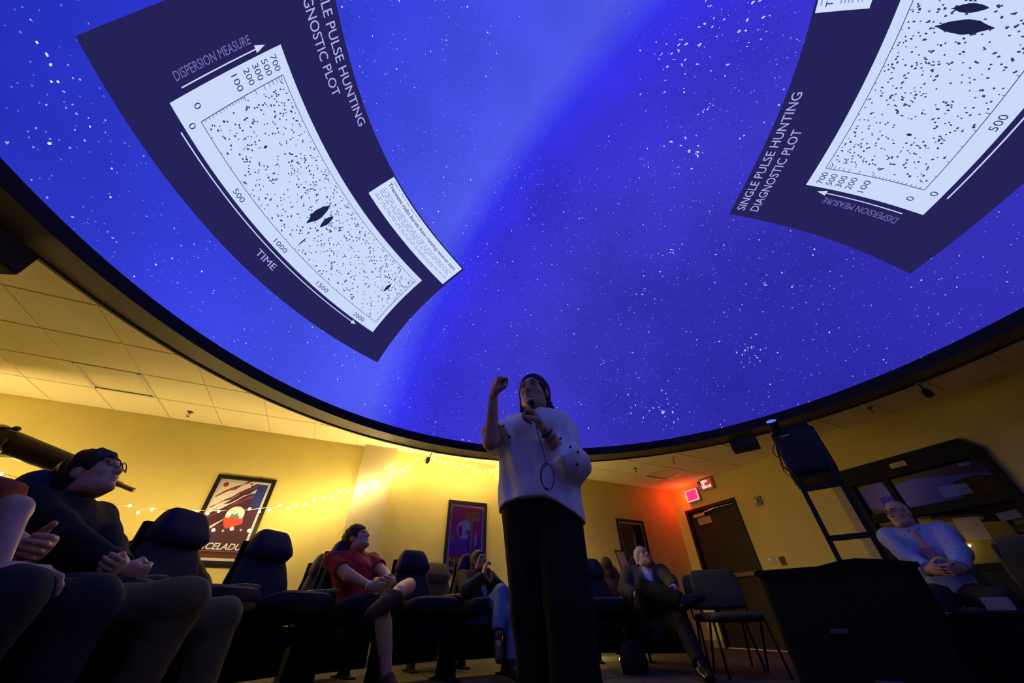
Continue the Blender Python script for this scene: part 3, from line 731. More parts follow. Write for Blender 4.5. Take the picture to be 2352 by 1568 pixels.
troffer(5.73, 5.03, 'unlit recessed square ceiling light near the exit sign corner')

def sprinkler(x, y, label):
    s = empty('sprinkler_head', (x, y, ZC), 0, label, 'sprinkler', 'ceiling sprinkler heads')
    br = mat('dull brass', (.20, .14, .06), .4, metal=.8)
    MB().lathe([(.035, 0), (.035, -.006), (.012, -.012)], n=16).build('escutcheon', br, s)
    MB().tube([(0, 0, -.01), (0, 0, -.03)], .009).tube([(-.012, 0, -.028), (-.012, 0, -.055), (0, 0, -.065)], .003).tube([(.012, 0, -.028), (.012, 0, -.055), (0, 0, -.065)], .003).build('frame_arm', br, s)
    MB().lathe([(.001, -.066), (.019, -.066), (.019, -.069), (.001, -.069)], n=12).build('deflector', br, s)
sprinkler(-2.08, 5.60, 'small brass sprinkler head hanging by the square light over the telescope')
sprinkler(4.97, 5.02, 'small brass sprinkler head hanging beside the square light near the exit sign')
sprinkler(6.30, 1.79, 'small brass sprinkler head hanging above the control booth window')

rod = empty('hanging_rod', (5.20, 4.30, ZC), 0, 'short black rod hanging from the ceiling near the rescue sign', 'rod')
MB().tube([(0, 0, 0), (.02, .03, -.12)], .006).build('rod', M_BLACK, rod); MB().tube([(-.05, 0, -.004), (.05, 0, -.004)], .004).build('clip', M_STEEL, rod)

def spot(x, y, z, d, label, dark):
    s = empty('rim_spotlight', (x, y, z), 0, label, 'spotlight')
    d = Vector(d).normalized(); mm = M_BLACKS if dark else mat('satin nickel', (.45, .40, .30), .3, metal=.9)
    MB().box((0, 0, -.008), (.022, .022, .008)).build('clamp', M_STEEL, s)
    MB().tube([(0, 0, -.015), (0, 0, -.045), d*.05+Vector((0, 0, -.05))], .007).build('arm', mm, s)
    rot = Vector((0, 0, 1)).rotation_difference(d).to_matrix()
    MB().lathe([(.018, 0), (.034, .02), (.038, .085), (.030, .085), (.024, .03)], d*.05+Vector((0, 0, -.05)), rot, 16).build('head', mm, s, True)
spot(1.06, 4.955, 2.366, (-.3, .5, -.6), 'small nickel spotlight clamped under the dome rim by the fairy lights', False)
spot(5.33, 1.03, 2.366, (.8, .1, -.35), 'small black spotlight clamped under the dome rim above the booth window', True)

def rimbox(loc, rz, h, label):
    b = empty('rim_speaker', loc, rz, label, 'speaker')
    MB().rbox((0, 0, -h[2]-.03), h, .008).build('cabinet', M_BLACK, b)
    MB().rbox((0, -h[1]-.004, -h[2]-.03), (h[0]*.88, .006, h[2]*.85), .003).build('grille', mat('speaker cloth', (.02, .02, .022), .95), b)
    MB().box((0, 0, -.015), (h[0]*.4, h[1]*.3, .016)).build('bracket', M_BLACKS, b)
rimbox((4.86, 2.80, 2.378), math.radians(-63), (.16, .10, .075), 'black loudspeaker box hanging under the dome rim beside the projector')
rimbox((-2.36, 2.50, 2.378), math.radians(70), (.17, .12, .09), 'black loudspeaker box hanging under the dome rim opposite the projector')

# ================================================================== TELESCOPE
def telescope():
    t = empty('telescope', (-3.22, 5.19, 0), 0, 'long antique refractor telescope on a dark pedestal by the back wall', 'telescope')
    dk = mat('dark bronze tube', (.05, .04, .028), .4, metal=.3); br = mat('old brass', (.26, .17, .06), .35, metal=.8); wd = mat('mahogany', (.14, .055, .02), .45, noise=.3, nscale=5)
    A, B = Vector((-1.05, 0, 2.22)), Vector((.62, 0, 1.735))
    d = (B-A).normalized(); rot = Vector((0, 0, 1)).rotation_difference(d).to_matrix(); L = (B-A).length
    MB().lathe([(.001, 0), (.135, 0), (.135, .06), (.118, .07), (.118, L*.45), (.10, L-.02), (.085, L)], A, rot, 28).build('tube', dk, t, True, 40)
    MB().lathe([(.128, .62), (.128, .66)], A, rot, 28).lathe([(.122, 1.0), (.122, 1.03)], A, rot, 28).build('tube_ring', br, t, True)
    MB().lathe([(.085, 0), (.045, .10), (.045, .36), (.001, .36)], B, rot, 20).build('focuser_cone', br, t, True, 40)
    MB().lathe([(.030, .34), (.030, .50), (.022, .50), (.022, .64), (.001, .64)], B, rot, 16).build('drawtube', br, t, True, 40)
    F = Vector((0, 0, .095))
    MB().tube([(-.12, -.09, 1.95), (-.02, -.09, 2.0), (.08, -.09, 2.005)], .010).tube([(-.32, -.10, 1.97), (-.02, -.10, 1.885)], .022).build('finder', dk, t)
    MB().ball((.09, -.09, 2.01), .032, 12, 8, (1, 1, .7)).build('knob', dk, t, True)
    MB().lathe([(.03, -.06), (.11, -.03), (.12, .02), (.09, .06), (.06, .10), (.075, .14), (.05, .20)], (.02, 0, 1.60), n=20).build('mount_head', dk, t, True)
    MB().rbox((.02, 0, 1.84), (.10, .14, .06), .02).build('cradle', dk, t)
    MB().lathe([(.10, 0), (.07, .03), (.10, .06)], (.02, -.15, 1.70), rotx(math.pi/2), 18).build('setting_circle', br, t, True)
    MB().loft([((0, 0, .05), (.16, 0, 0), (0, .16, 0)), ((0, 0, 1.0), (.11, 0, 0), (0, .11, 0)), ((.02, 0, 1.54), (.10, 0, 0), (0, .10, 0))], 24, 6).build('pedestal', wd, t, True, 40)
    MB().rbox((0, 0, .035), (.30, .30, .035), .01).build('plinth', wd, t)
    MB().tube([(.12, -.05, 1.55), (.13, -.05, 1.15)], .010).build('slow_motion_rod', br, t)
telescope()

# ================================================================== PROJECTOR ON ITS STAND, EQUIPMENT CABINET
def projector():
    F = Vector((-.90, -.435, 0)).normalized(); rz = math.atan2(F.y, F.x)+math.pi/2       # local -Y looks to the dome centre
    C = Vector((4.36, 1.96, 0))
    st = empty('projector_stand', C, rz, 'tall black steel projector stand with two uprights and cross bars', 'stand')
    for sx in (-1, 1):
        MB().rbox((sx*.155, -.10, .82), (.021, .021, .80), .004).build('upright', M_BLACKS, st)
        MB().rbox((sx*.155, .05, .03), (.022, .34, .022), .004).build('foot', M_BLACKS, st)
        MB().rbox((sx*.155, .10, .30), (.016, .016, .30), .004, rotx(math.radians(25))).build('brace', M_BLACKS, st)
    for z in (.55, .985, 1.42): MB().rbox((0, -.10, z), (.155, .018, .022), .004).build('cross_bar', M_BLACKS, st)
    MB().rbox((0, .10, 1.525), (.19, .22, .012), .004).build('shelf_plate', M_BLACKS, st)
    pr = empty('dome_projector', C+Vector((0, 0, 1.54)), rz, 'black dome projector with a glowing lens standing on the tall black stand', 'projector')
    m = MB(); R_ = rotx(math.radians(-12))
    MB().rbox((0, .10, .24), (.20, .16, .25), .03, R_, 3).build('body', mat('charcoal projector case', (.009, .009, .012), .55), pr, True, 30)
    MB().rbox((0, -.075, .20), (.13, .008, .15), .004, R_).build('vent_grille', mat('dark grille', (.008, .008, .012), .7), pr)
    MB().rbox((0, .16, .53), (.17, .14, .03), .008).build('top_plate', M_BLACKS, pr)
    rl = rotx(math.radians(38))
    MB().lathe([(.055, 0), (.055, .12), (.042, .12), (.036, .08)], (-.13, -.02, .52), rl, 24).build('lens_barrel', M_BLACKS, pr, True, 40)
    e = Vector((-.13, -.02, .52))+rl @ Vector((0, 0, .10))
    MB().lathe([(.001, .012), (.018, .010), (.036, 0)], e, rl, 20).build('lens', emat('projector lens light', (.70, .84, 1.), 6.), pr, True)
    MB().lathe([(.047, .118), (.050, .121), (.047, .123)], (-.13, -.02, .52), rl, 24).build('lens_ring', emat('blue ring light', (.10, .16, .9), 1.2), pr, True)
    MB().tube([(-.205, .02, .40), (-.25, 0, .33), (-.24, 0, .26), (-.205, .02, .27)], .005).tube([(-.20, .0, .36), (-.23, -.02, .15), (-.16, .0, .02)], .008).tube([(-.20, .0, .30), (-.24, -.02, .10), (-.18, -.01, -.02), (-.12, 0, 0)], .004).build('cable', M_BLACK, pr)
    MB().rbox((-.08, -.085, .43), (.045, .004, .008), .002, R_).build('strip_label', mat('dull yellow label', (.28, .24, .12), .6), pr)
projector()

def cabinet():
    A, B = Vector((2.80, 1.92, 0)), Vector((3.19, 1.175, 0)); c = (A+B)/2; d = (B-A).normalized()
    rz = math.atan2(d.y, d.x); W_ = (B-A).length/2
    k = empty('equipment_cabinet', c, rz, 'large matt black equipment cabinet standing in front of the projector stand', 'cabinet')
    bk = mat('black laminate', (.008, .007, .006), .7, spec=.1)
    # local: x along the front, +y away from camera side
    DP = .46
    m = MB(); m.loft([((0, DP/2, .03), (W_*.985, 0, 0), (0, DP/2, 0)), ((0, DP/2, .35), (W_*.99, 0, 0), (0, DP/2, 0)), ((0, DP/2, .655), (W_, 0, 0), (0, DP/2, 0))], 32, 14); m.build('carcass', bk, k, True, 40)
    top = MB(); pr_ = [(-W_-.01, .655), (-W_-.01, .685), (-.05, .688), (.08, .712), (.16, .716), (W_*.75, .697), (W_+.01, .675), (W_+.01, .655)]
    top.poly([(x, -.01, z) for x, z in pr_], (0, 1, 0), DP+.02); top.build('lid', bk, k)
    MB().rbox((0, -.006, .35), (W_*.86, .006, .26), .003).build('front_panel', mat('black panel', (.010, .009, .008), .65, spec=.1), k)
    for sx in (-1, 1):
        for y in (.06, DP-.06): MB().tube([(sx*W_*.85-.02, y, .03), (sx*W_*.85+.02, y, .03)], .03, 12).build('castor', M_BLACKS, k)
    MB().rbox((-.10, -.016, .36), (.045, .005, .012), .002).build('name_plate', mat('grey plate', (.08, .08, .085), .5), k)
    MB().rbox((.02, -.018, .14), (.06, .008, .012), .004).build('handle', mat('dull steel', (.12, .12, .12), .4, metal=.8), k)
cabinet()
# ================================================================== THEATRE SEATS
M_FAB = mat('dark blue seat fabric', (.024, .027, .036), .95, noise=.25, nscale=300, bump=.4, bscale=700)
M_HEAD = mat('navy headrest fabric', (.014, .017, .042), .85, noise=.12, nscale=200)
M_FABOLD = mat('faded brown seat fabric', (.055, .045, .045), .95, noise=.2, nscale=300)
M_SHELL = mat('black seat shell', (.009, .008, .007), .7, spec=.1)
M_ARM = mat('tan armrest wood', (.20, .15, .08), .5)
SC = Vector((1.95, 1.35))      # centre of the seat rows

def cushion(secs, p=4., n=28):
    m = MB(); m.loft(secs, n, p); return m

def make_seat(head, fab):
    s = empty('theater_seat')
    back_ax = Vector((0, -.26, 1)).normalized(); nrm = Vector((0, 1, .26)).normalized()     # reclined back
    b0 = Vector((0, -.23, .40))
    def at(t): return b0+back_ax*t
    prof = [(0, .235, .03), (.02, .25, .045), (.15, .255, .055), (.30, .235, .055), (.40, .205, .05), (.46, .185, .04), (.475, .16, .02)]
    cushion([(at(t), (w_, 0, 0), nrm*d) for t, w_, d in prof], 4.5).build('backrest', fab, s, True, 60)
    cushion([(at(t)-nrm*.055, (w_+.012, 0, 0), nrm*.018) for t, w_, d in ((-.03, .245, 0), (.15, .262, 0), (.30, .245, 0), (.44, .20, 0), (.60, .17, 0))], 6).build('back_shell', M_SHELL, s, True, 60)
    hp = [(.44, .145, .03), (.45, .168, .060), (.485, .190, .078), (.53, .186, .076), (.60, .158, .068), (.645, .134, .056), (.663, .118, .044), (.672, .095, .025)]
    cushion([(at(t)+nrm*(.035 if t > .45 else .02), (w_, 0, 0), nrm*d) for t, w_, d in hp], 5.).build('headrest', head, s, True, 60)
    sp = [(-.24, .20, .03), (-.20, .235, .055), (0, .245, .06), (.16, .245, .06), (.24, .235, .052), (.275, .21, .03)]
    def sc(y): return Vector((0, y, .475+.10*(y+.24)/.5))
    cushion([(sc(y), (w_, 0, 0), (0, 0, d)) for y, w_, d in sp], 4.5).build('seat_cushion', fab, s, True, 60)
    cushion([(sc(y)-Vector((0, 0, .055)), (w_-.01, 0, 0), (0, 0, .025)) for y, w_, d in sp], 5).build('seat_pan', M_SHELL, s, True, 60)
    MB().rbox((.06, .268, .522), (.020, .004, .007), .002).build('number_plate', mat('aluminium number plate', (.55, .56, .6), .4), s)
    for sx in (-1, 1):
        cushion([((sx*.305, -.16, .625), (.016, 0, 0), (0, 0, .012)), ((sx*.305, -.10, .63), (.028, 0, 0), (0, 0, .018)), ((sx*.305, .05, .638), (.03, 0, 0), (0, 0, .018)), ((sx*.305, .10, .638), (.018, 0, 0), (0, 0, .012))], 4).build('armrest', M_ARM, s, True, 60)
        MB().rbox((sx*.305, -.03, .49), (.016, .11, .125), .012).build('arm_panel', M_SHELL, s)
        MB().loft([((sx*.305, -.03, .015), (.03, 0, 0), (0, .14, 0)), ((sx*.305, -.03, .03), (.022, 0, 0), (0, .10, 0)), ((sx*.305, -.03, .38), (.018, 0, 0), (0, .045, 0))], 16, 5).build('leg', M_SHELL, s)
        MB().rbox((sx*.305, -.03, .008), (.04, .17, .008), .004).build('floor_plate', M_SHELL, s)
    MB().rbox((0, -.235, .265), (.365, .014, .145), .012).build('kick_panel', M_SHELL, s)
    MB().rbox((0, .10, .36), (.20, .10, .05), .02).build('hinge_housing', M_SHELL, s)
    MB().tube([(-.305, -.06, .40), (.305, -.06, .40)], .018).build('cross_tube', M_SHELL, s)
    return s
SEAT = make_seat(M_HEAD, M_FAB); SEATB = make_seat(M_FABOLD, M_FABOLD)
_used = {}
def seat_frame(ang, r):
    a = math.radians(ang); d = Vector((math.cos(a), math.sin(a)))
    hp = SC+d*r; p = hp-d*.42                           # headrest stands .42 m behind the seat centre
    f = -d; return p, math.atan2(f.y, f.x)-math.pi/2
def place_seat(ang, r, label, group, proto=None):
    proto = proto or SEAT
    p, rz = seat_frame(ang, r)
    if proto.name not in _used: _used[proto.name] = 1; s = proto
    else: s = copy_tree(proto)
    s.location = (p.x, p.y, 0); s.rotation_euler = (0, 0, rz)
    tag(s, label, 'seat', group); return s
G1 = 'front row of theater seats'; G2 = 'rear row of theater seats'
place_seat(169.0, 3.62, 'navy theater seat under the person in the orange sleeve', G1)
place_seat(157.7, 3.64, 'navy theater seat under the man in the dark sweater', G1)
place_seat(145.2, 3.57, 'empty navy theater seat beside the man in the dark sweater', G1)
place_seat(132.7, 3.57, 'empty navy theater seat in front of the ENCELADUS poster, beside the man in red', G1)
place_seat(120.9, 3.44, 'navy theater seat under the man in the red shirt', G1)
place_seat(107.5, 3.47, 'empty navy theater seat between the man in red and the woman in jeans', G1)
place_seat(95.0, 3.42, 'navy theater seat under the woman in light blue jeans', G1)
place_seat(78.5, 3.50, 'navy theater seat under the person half hidden behind the presenter', G1)
place_seat(67.8, 3.50, 'empty navy theater seat between the presenter and the older man', G1)
place_seat(56.4, 3.40, 'navy theater seat under the older man in the suit', G1)
place_seat(96.5, 4.33, 'faded brown rear seat behind the empty seat, below the MARS poster', G2, SEATB)
place_seat(115.8, 4.36, 'faded brown rear seat behind the man in the red shirt', G2, SEATB)
place_seat(138.0, 4.35, 'rear seat under the person hidden behind the empty seats', G2, SEATB)
place_seat(61.8, 4.25, 'rear seat under the person with long brown hair', G2, SEATB)

# ================================================================== STACKING CHAIRS
M_GREEN = mat('grey green chair fabric', (.075, .080, .036), .95, noise=.2, nscale=300)
def make_chair():
    c = empty('stacking_chair')
    ax = Vector((0, -.22, 1)).normalized(); nr = Vector((0, 1, .22)).normalized(); b0 = Vector((0, -.22, .50))
    cushion([(b0+ax*t, (w_, 0, 0), nr*d) for t, w_, d in ((0, .19, .015), (.02, .235, .028), (.15, .245, .032), (.28, .24, .03), (.335, .215, .024), (.352, .18, .01))], 4.5).build('backrest', M_GREEN, c, True, 60)
    cushion([((0, y, .43+.02*(y+.2)), (w_, 0, 0), (0, 0, d)) for y, w_, d in ((-.22, .19, .015), (-.19, .215, .03), (0, .225, .035), (.18, .225, .033), (.24, .215, .028), (.265, .18, .012))], 4.5).build('seat', M_GREEN, c, True, 60)
    for sx in (-1, 1):
        MB().tube([(sx*.225, -.30, .80), (sx*.225, -.22, .46), (sx*.225, -.18, .42), (sx*.235, .10, .41)], .011).build('side_rail', M_BLACKS, c, True)
        MB().tube([(sx*.225, .18, .41), (sx*.245, .26, .012)], .011).build('leg', M_BLACKS, c, True)
        MB().tube([(sx*.225, .05, .41), (sx*.245, -.30, .012)], .011).build('leg', M_BLACKS, c, True)
    MB().tube([(-.225, .10, .40), (.225, .10, .40)], .010).build('cross_tube', M_BLACKS, c)
    return c
CH = make_chair()
def put_chair(o, x, y, f, label):
    o.location = (x, y, 0); o.rotation_euler = (0, 0, math.atan2(f[1], f[0])-math.pi/2); tag(o, label, 'chair', 'grey green stacking chairs'); return o
put_chair(CH, 3.80, 3.02, (-.60, -.80), 'empty grey green stacking chair beside the crossed foot of the older man')
put_chair(copy_tree(CH), 4.13, 3.47, (-.66, -.75), 'grey green stacking chair tucked behind the arm of the older man')
put_chair(copy_tree(CH), 4.72, 1.62, (-.93, -.36), 'stacking chair under the man in the blue shirt')
put_chair(copy_tree(CH), 4.52, .99, (.91, .41), 'grey stacking chair turned toward the man in the blue shirt')
# ================================================================== SIGNED-DISTANCE MODELLING FOR FIGURES
A3 = lambda p: np.array(p, dtype=float)
def nz(v): v = A3(v); return v/np.linalg.norm(v)

class Field:
    def __init__(s, res): s.res = res; s.P = []
    def cone(s, a, b, ra, rb, k=.02, flat=0, op='u'):
        s.P.append(('cone', A3(a), A3(b), ra, rb, k, flat, op)); return s
    def econe(s, a, b, ra, rb, side, k=.03, op='u', flat=0):
        """tapered limb with an elliptic section: ra, rb = (half width, half depth), side = width axis"""
        s.P.append(('econe', A3(a), A3(b), ra, rb, nz(side), k, op, flat)); return s
    def ell(s, c, r, R=None, k=.02, op='u'):
        s.P.append(('ell', A3(c), A3(r), np.eye(3) if R is None else A3(R), k, op)); return s
    def bounds(s):
        lo = np.full(3, 1e9); hi = -lo
        for p in s.P:
            if p[-1] == 'x' or (p[0] != 'econe' and p[-1] == 's') or (p[0] == 'econe' and p[7] == 's'): continue
            l, h = s.pb(p); lo = np.minimum(lo, l); hi = np.maximum(hi, h)
        return lo-3*s.res, hi+3*s.res
    def pb(s, p):
        if p[0] == 'cone': r = max(p[3], p[4]); return np.minimum(p[1], p[2])-r, np.maximum(p[1], p[2])+r
        if p[0] == 'econe': r = max(*p[3], *p[4]); return np.minimum(p[1], p[2])-r, np.maximum(p[1], p[2])+r
        r = max(p[2]); return p[1]-r, p[1]+r
    def dist(s, p, X):
        if p[0] == 'cone':
            _, a, b, ra, rb, k, flat, op = p
            d = b-a; L = np.linalg.norm(d)+1e-9; q = X-a; w = q@(d/L); t = np.clip(w/L, 0, 1)
            D = np.linalg.norm(q-t[..., None]*d, axis=-1)-(ra+(rb-ra)*t)
            if flat & 1: D = np.maximum(D, w-L)
            if flat & 2: D = np.maximum(D, -w)
            return D
        if p[0] == 'econe':
            _, a, b, ra, rb, sd, k, op, flat = p
            d = b-a; L = np.linalg.norm(d)+1e-9; d = d/L; sd = sd-d*(sd@d); sd = sd/np.linalg.norm(sd); dp = np.cross(d, sd)
            q = X-a; w = q@d; t = np.clip(w/L, 0, 1); ru = ra[0]+(rb[0]-ra[0])*t; rv = ra[1]+(rb[1]-ra[1])*t; ov = (w-t*L)
            m = np.minimum(ru, rv); D = (np.sqrt((q@sd/ru)**2+(q@dp/rv)**2+(ov/m)**2)-1)*m
            if flat & 1: D = np.maximum(D, w-L)
            if flat & 2: D = np.maximum(D, -w)
            return D
        _, c, r, R, k, op = p
        q = (X-c)@R; k0 = np.linalg.norm(q/r, axis=-1); k1 = np.linalg.norm(q/(r*r), axis=-1)+1e-9
        return np.where(k1 > 1e-6, k0*(k0-1)/k1, -min(r))
    def volume(s):
        lo, hi = s.bounds(); h = s.res; n = np.ceil((hi-lo)/h).astype(int)+1
        V = np.full(n, .2, dtype=np.float64); ax = [lo[i]+h*np.arange(n[i]) for i in range(3)]
        for p in s.P:
            op = p[7] if p[0] == 'econe' else p[-1]; k = p[6] if p[0] == 'econe' else (p[5] if p[0] == 'cone' else p[4])
            l, u = s.pb(p); g = k+3*h
            i0 = np.clip(np.floor((l-g-lo)/h).astype(int), 0, n-1); i1 = np.clip(np.ceil((u+g-lo)/h).astype(int)+1, 1, n)
            if np.any(i1 <= i0): continue
            sl = tuple(slice(i0[i], i1[i]) for i in range(3))
            G = np.stack(np.meshgrid(*[ax[i][i0[i]:i1[i]] for i in range(3)], indexing='ij'), -1)
            D = s.dist(p, G); W_ = V[sl]
            if op == 'u':
                hh = np.maximum(k-np.abs(W_-D), 0)/k; V[sl] = np.minimum(W_, D)-hh*hh*k*.25
            else:
                D = -D; hh = np.maximum(k-np.abs(W_-D), 0)/k; V[sl] = np.maximum(W_, D)+hh*hh*k*.25
        return V, lo, ax
    def surf(s, disp=None, planes=()):
        V, lo, ax = s.volume(); h = s.res
        if disp is not None or planes:
            G = np.stack(np.meshgrid(*ax, indexing='ij'), -1)
            if disp is not None: V = V+disp(G)
            for o, nrm in planes: V = np.maximum(V, (G-A3(o))@nz(nrm))
        V[0], V[-1], V[:, 0], V[:, -1], V[:, :, 0], V[:, :, -1] = .2, .2, .2, .2, .2, .2
        return surfnet(V, lo, h)

def surfnet(V, lo, h):
    S = V < 0; nx, ny, nz_ = V.shape
    C = [(i, j, k) for i in (0, 1) for j in (0, 1) for k in (0, 1)]
    cnt = sum(S[i:nx-1+i, j:ny-1+j, k:nz_-1+k].astype(np.int8) for i, j, k in C)
    act = (cnt > 0) & (cnt < 8); idx = np.argwhere(act)
    num = np.zeros((len(idx), 3)); den = np.zeros(len(idx))
    for a in C:
        for ax in range(3):
            if a[ax]: continue
            b = list(a); b[ax] = 1
            va = V[idx[:, 0]+a[0], idx[:, 1]+a[1], idx[:, 2]+a[2]]; vb = V[idx[:, 0]+b[0], idx[:, 1]+b[1], idx[:, 2]+b[2]]
            m = (va < 0) != (vb < 0); t = np.where(m, va/(va-vb+1e-12), 0)
            pt = np.tile(np.array(a, float), (len(idx), 1)); pt[:, ax] = t
            num += pt*m[:, None]; den += m
    P = lo+h*(idx+num/den[:, None])
    ids = -np.ones(act.shape, dtype=np.int64); ids[act] = np.arange(len(idx))
    F = []
    for ax in range(3):
        o = [q for q in range(3) if q != ax]
        sa = [slice(None)]*3; sb = [slice(None)]*3; sa[ax] = slice(0, -1); sb[ax] = slice(1, None)
        ch = S[tuple(sa)] != S[tuple(sb)]; e = np.argwhere(ch)
        e = e[(e[:, o[0]] > 0) & (e[:, o[1]] > 0) & (e[:, o[0]] < act.shape[o[0]]) & (e[:, o[1]] < act.shape[o[1]])]
        def cell(d0, d1):
            q = e.copy(); q[:, o[0]] -= d0; q[:, o[1]] -= d1; return ids[q[:, 0], q[:, 1], q[:, 2]]
        q = np.stack([cell(1, 1), cell(0, 1), cell(0, 0), cell(1, 0)], 1)
        inside = S[tuple(e.T)]; flip = inside if ax != 1 else ~inside
        q[~flip] = q[~flip][:, ::-1]; q = q[(q >= 0).all(1)]; F.append(q)
    return P, np.concatenate(F)

def np_mesh(name, parts):
    me = bpy.data.meshes.new(name); n = 0; VV = []; FF = []
    for P, F in parts: VV.append(P); FF.append(F+n); n += len(P)
    V = np.concatenate(VV); F = np.concatenate(FF)
    me.vertices.add(len(V)); me.vertices.foreach_set('co', V.astype(np.float32).ravel())
    me.loops.add(F.size); me.loops.foreach_set('vertex_index', F.astype(np.int32).ravel())
    me.polygons.add(len(F)); me.polygons.foreach_set('loop_start', np.arange(0, F.size, 4, dtype=np.int32))
    me.update(calc_edges=True); me.validate()
    return me

def folds(amp, f=18., seed=0, dirv=(0, 0, 1)):
    rs = np.random.RandomState(seed); K = rs.normal(size=(5, 3))*f; ph = rs.uniform(0, 6, 5)
    def d(G):
        w = .4*np.sin(G@(K[3]*.5)+ph[3])
        return amp*(np.sin(G@K[0]+ph[0]+2*w)+.7*np.sin(G@K[1]*1.7+ph[1]+w)+.5*np.sin(G@K[2]*2.6+ph[2]))/2.
    return d

# ------------------------------------------------------------------ figure parts
def head_frame(fwd, up):
    f = nz(fwd); u = A3(up); r = nz(np.cross(f, u)); u = np.cross(r, f); return np.stack([r, f, u], 1)     # columns: right, fwd, up

def head_field(c, R, s, neck, F):
    g = lambda p: c+R@(A3(p)*s)
    F.ell(g((0, -.014, .030)), A3((.074, .096, .088))*s, R, .02)
    F.ell(g((0, .030, -.030)), A3((.060, .062, .082))*s, R, .03)
    F.ell(g((0, .042, -.082)), A3((.044, .044, .034))*s, R, .03)
    for x in (-1, 1):
        F.ell(g((x*.036, .052, -.022)), A3((.026, .028, .026))*s, R, .02)
        F.ell(g((x*.050, .000, -.070)), A3((.018, .040, .030))*s, R, .03)
        F.ell(g((x*.077, -.012, -.006)), A3((.010, .021, .032))*s, R, .008)
    F.cone(g((-.036, .080, .027)), g((.036, .080, .027)), .012*s, .012*s, .02)
    F.cone(g((0, .088, .012)), g((0, .106, -.026)), .0085*s, .0125*s, .012)
    for x in (-1, 1): F.ell(g((x*.012, .096, -.030)), A3((.009, .012, .008))*s, R, .008)
    F.ell(g((0, .078, -.102)), A3((.022, .020, .018))*s, R, .02)
    F.ell(g((0, .088, -.056)), A3((.024, .012, .0065))*s, R, .006)
    F.ell(g((0, .086, -.068)), A3((.021, .012, .0070))*s, R, .006)
    for x in (-1, 1): F.ell(g((x*.031, .098, .007)), A3((.019, .018, .011))*s, R, .012, op='s')
    F.ell(g((0, .102, -.0622)), A3((.021, .010, .0018))*s, R, .003, op='s')
    F.econe(g((0, -.022, -.045)), neck, (.054*s, .056*s), (.060*s, .060*s), R[:, 0], .03)
    return g

def hand_field(F, W, d, t, n, curl, thumb=(.5, .4), s=1., spread=.12, fold=False):
    """W wrist, d towards the fingers, t towards the thumb side, n palm normal; curl: four (a1, a2, a3) in degrees"""
    W, d = A3(W), nz(d); t = A3(t); t = nz(t-d*(t@d)); n = A3(n); n = nz(n-d*(n@d)-t*(n@t))
    F.econe(W-d*.02*s, W+d*.03*s, (.028*s, .021*s), (.036*s, .017*s), t, .012)
    base = [(.030, .086), (.010, .090), (-.010, .086), (-.029, .078)]
    lens = [(.040, .024, .020), (.044, .028, .021), (.040, .026, .021), (.031, .020, .018)]; rad = (.0092, .0095, .009, .0078)
    for i in range(4):
        x, y = base[i]; b = W+(t*x+d*y)*s; F.cone(W+(t*x*.6+d*.02)*s, b, .014*s, .0115*s, .016)
        a = 0.; p = b; dd = nz(d+t*spread*(1.5-i)/1.5*.6)
        for j in range(3):
            a += math.radians(curl[i][j]); v = dd*math.cos(a)+n*math.sin(a); q = p+v*lens[i][j]*s
            F.cone(p, q, rad[i]*s*(1-.06*j), rad[i]*s*(.96-.08*j), .005); p = q
    # thumb leaves the side of the palm near its base
    b = W+(t*.026+d*.022+n*.006)*s; m = b+nz(t*.75+d*.65+n*.30)*.040*s
    if fold:                                  # thumb laid across the curled fingers
        m = b+nz(t*.42+d*.70+n*.62)*.042*s; q = m+nz(-t*.45+d*.75+n*.35)*.032*s
        F.cone(b, m, .015*s, .012*s, .014); F.cone(m, q, .0115*s, .010*s, .006); F.cone(q, q+nz(-t*.95+d*.1-n*.05)*.024*s, .010*s, .0085*s, .005); return
    F.cone(b, m, .015*s, .0115*s, .014)
    v = nz(t*(1-thumb[0])+d*.8+n*thumb[1]); q = m+v*.032*s; F.cone(m, q, .0112*s, .0098*s, .006)
    v2 = nz(v-t*thumb[0]*.9+n*thumb[1]*.5); F.cone(q, q+v2*.025*s, .0098*s, .0082*s, .005)

FIST = [(75, 95, 55), (80, 95, 55), (85, 95, 55), (85, 95, 55)]
RELAX = [(18, 28, 18), (24, 32, 20), (28, 36, 22), (32, 38, 24)]
GRIP = [(55, 60, 35), (58, 62, 35), (60, 64, 35), (62, 64, 35)]

def ik(a, c, l1, l2, pole):
    a, c = A3(a), A3(c); d = c-a; L = np.linalg.norm(d)
    if L > (l1+l2)*.995: c = a+d/L*(l1+l2)*.995; d = c-a; L = np.linalg.norm(d)
    u = d/L; x = (l1*l1-l2*l2+L*L)/(2*L); hgt = math.sqrt(max(l1*l1-x*x, 0)); p = A3(pole); p = p-u*(p@u); p = p/np.linalg.norm(p)
    return a+u*x+p*hgt, c

SKINS = {'light': (.54, .345, .19), 'ruddy': (.52, .31, .17), 'mid': (.27, .165, .095)}
def skin(k): return mat('skin '+k, SKINS[k], .5, noise=.06, nscale=30)
def cloth(name, c, **kw): return mat(name, c, .9, noise=kw.get('noise', .12), nscale=kw.get('nscale', 60), bump=kw.get('bump', .3), bscale=kw.get('bscale', 600))

def local(o, fz):
    """local (x right, y forward, z up) -> world, figure at o looking along fz"""
    f = nz((fz[0], fz[1], 0)); r = A3((f[1], -f[0], 0)); o = A3(o)
    return lambda p: o+r*p[0]+f*p[1]+A3((0, 0, 1))*p[2], (lambda v: r*v[0]+f*v[1]+A3((0, 0, 1))*v[2])

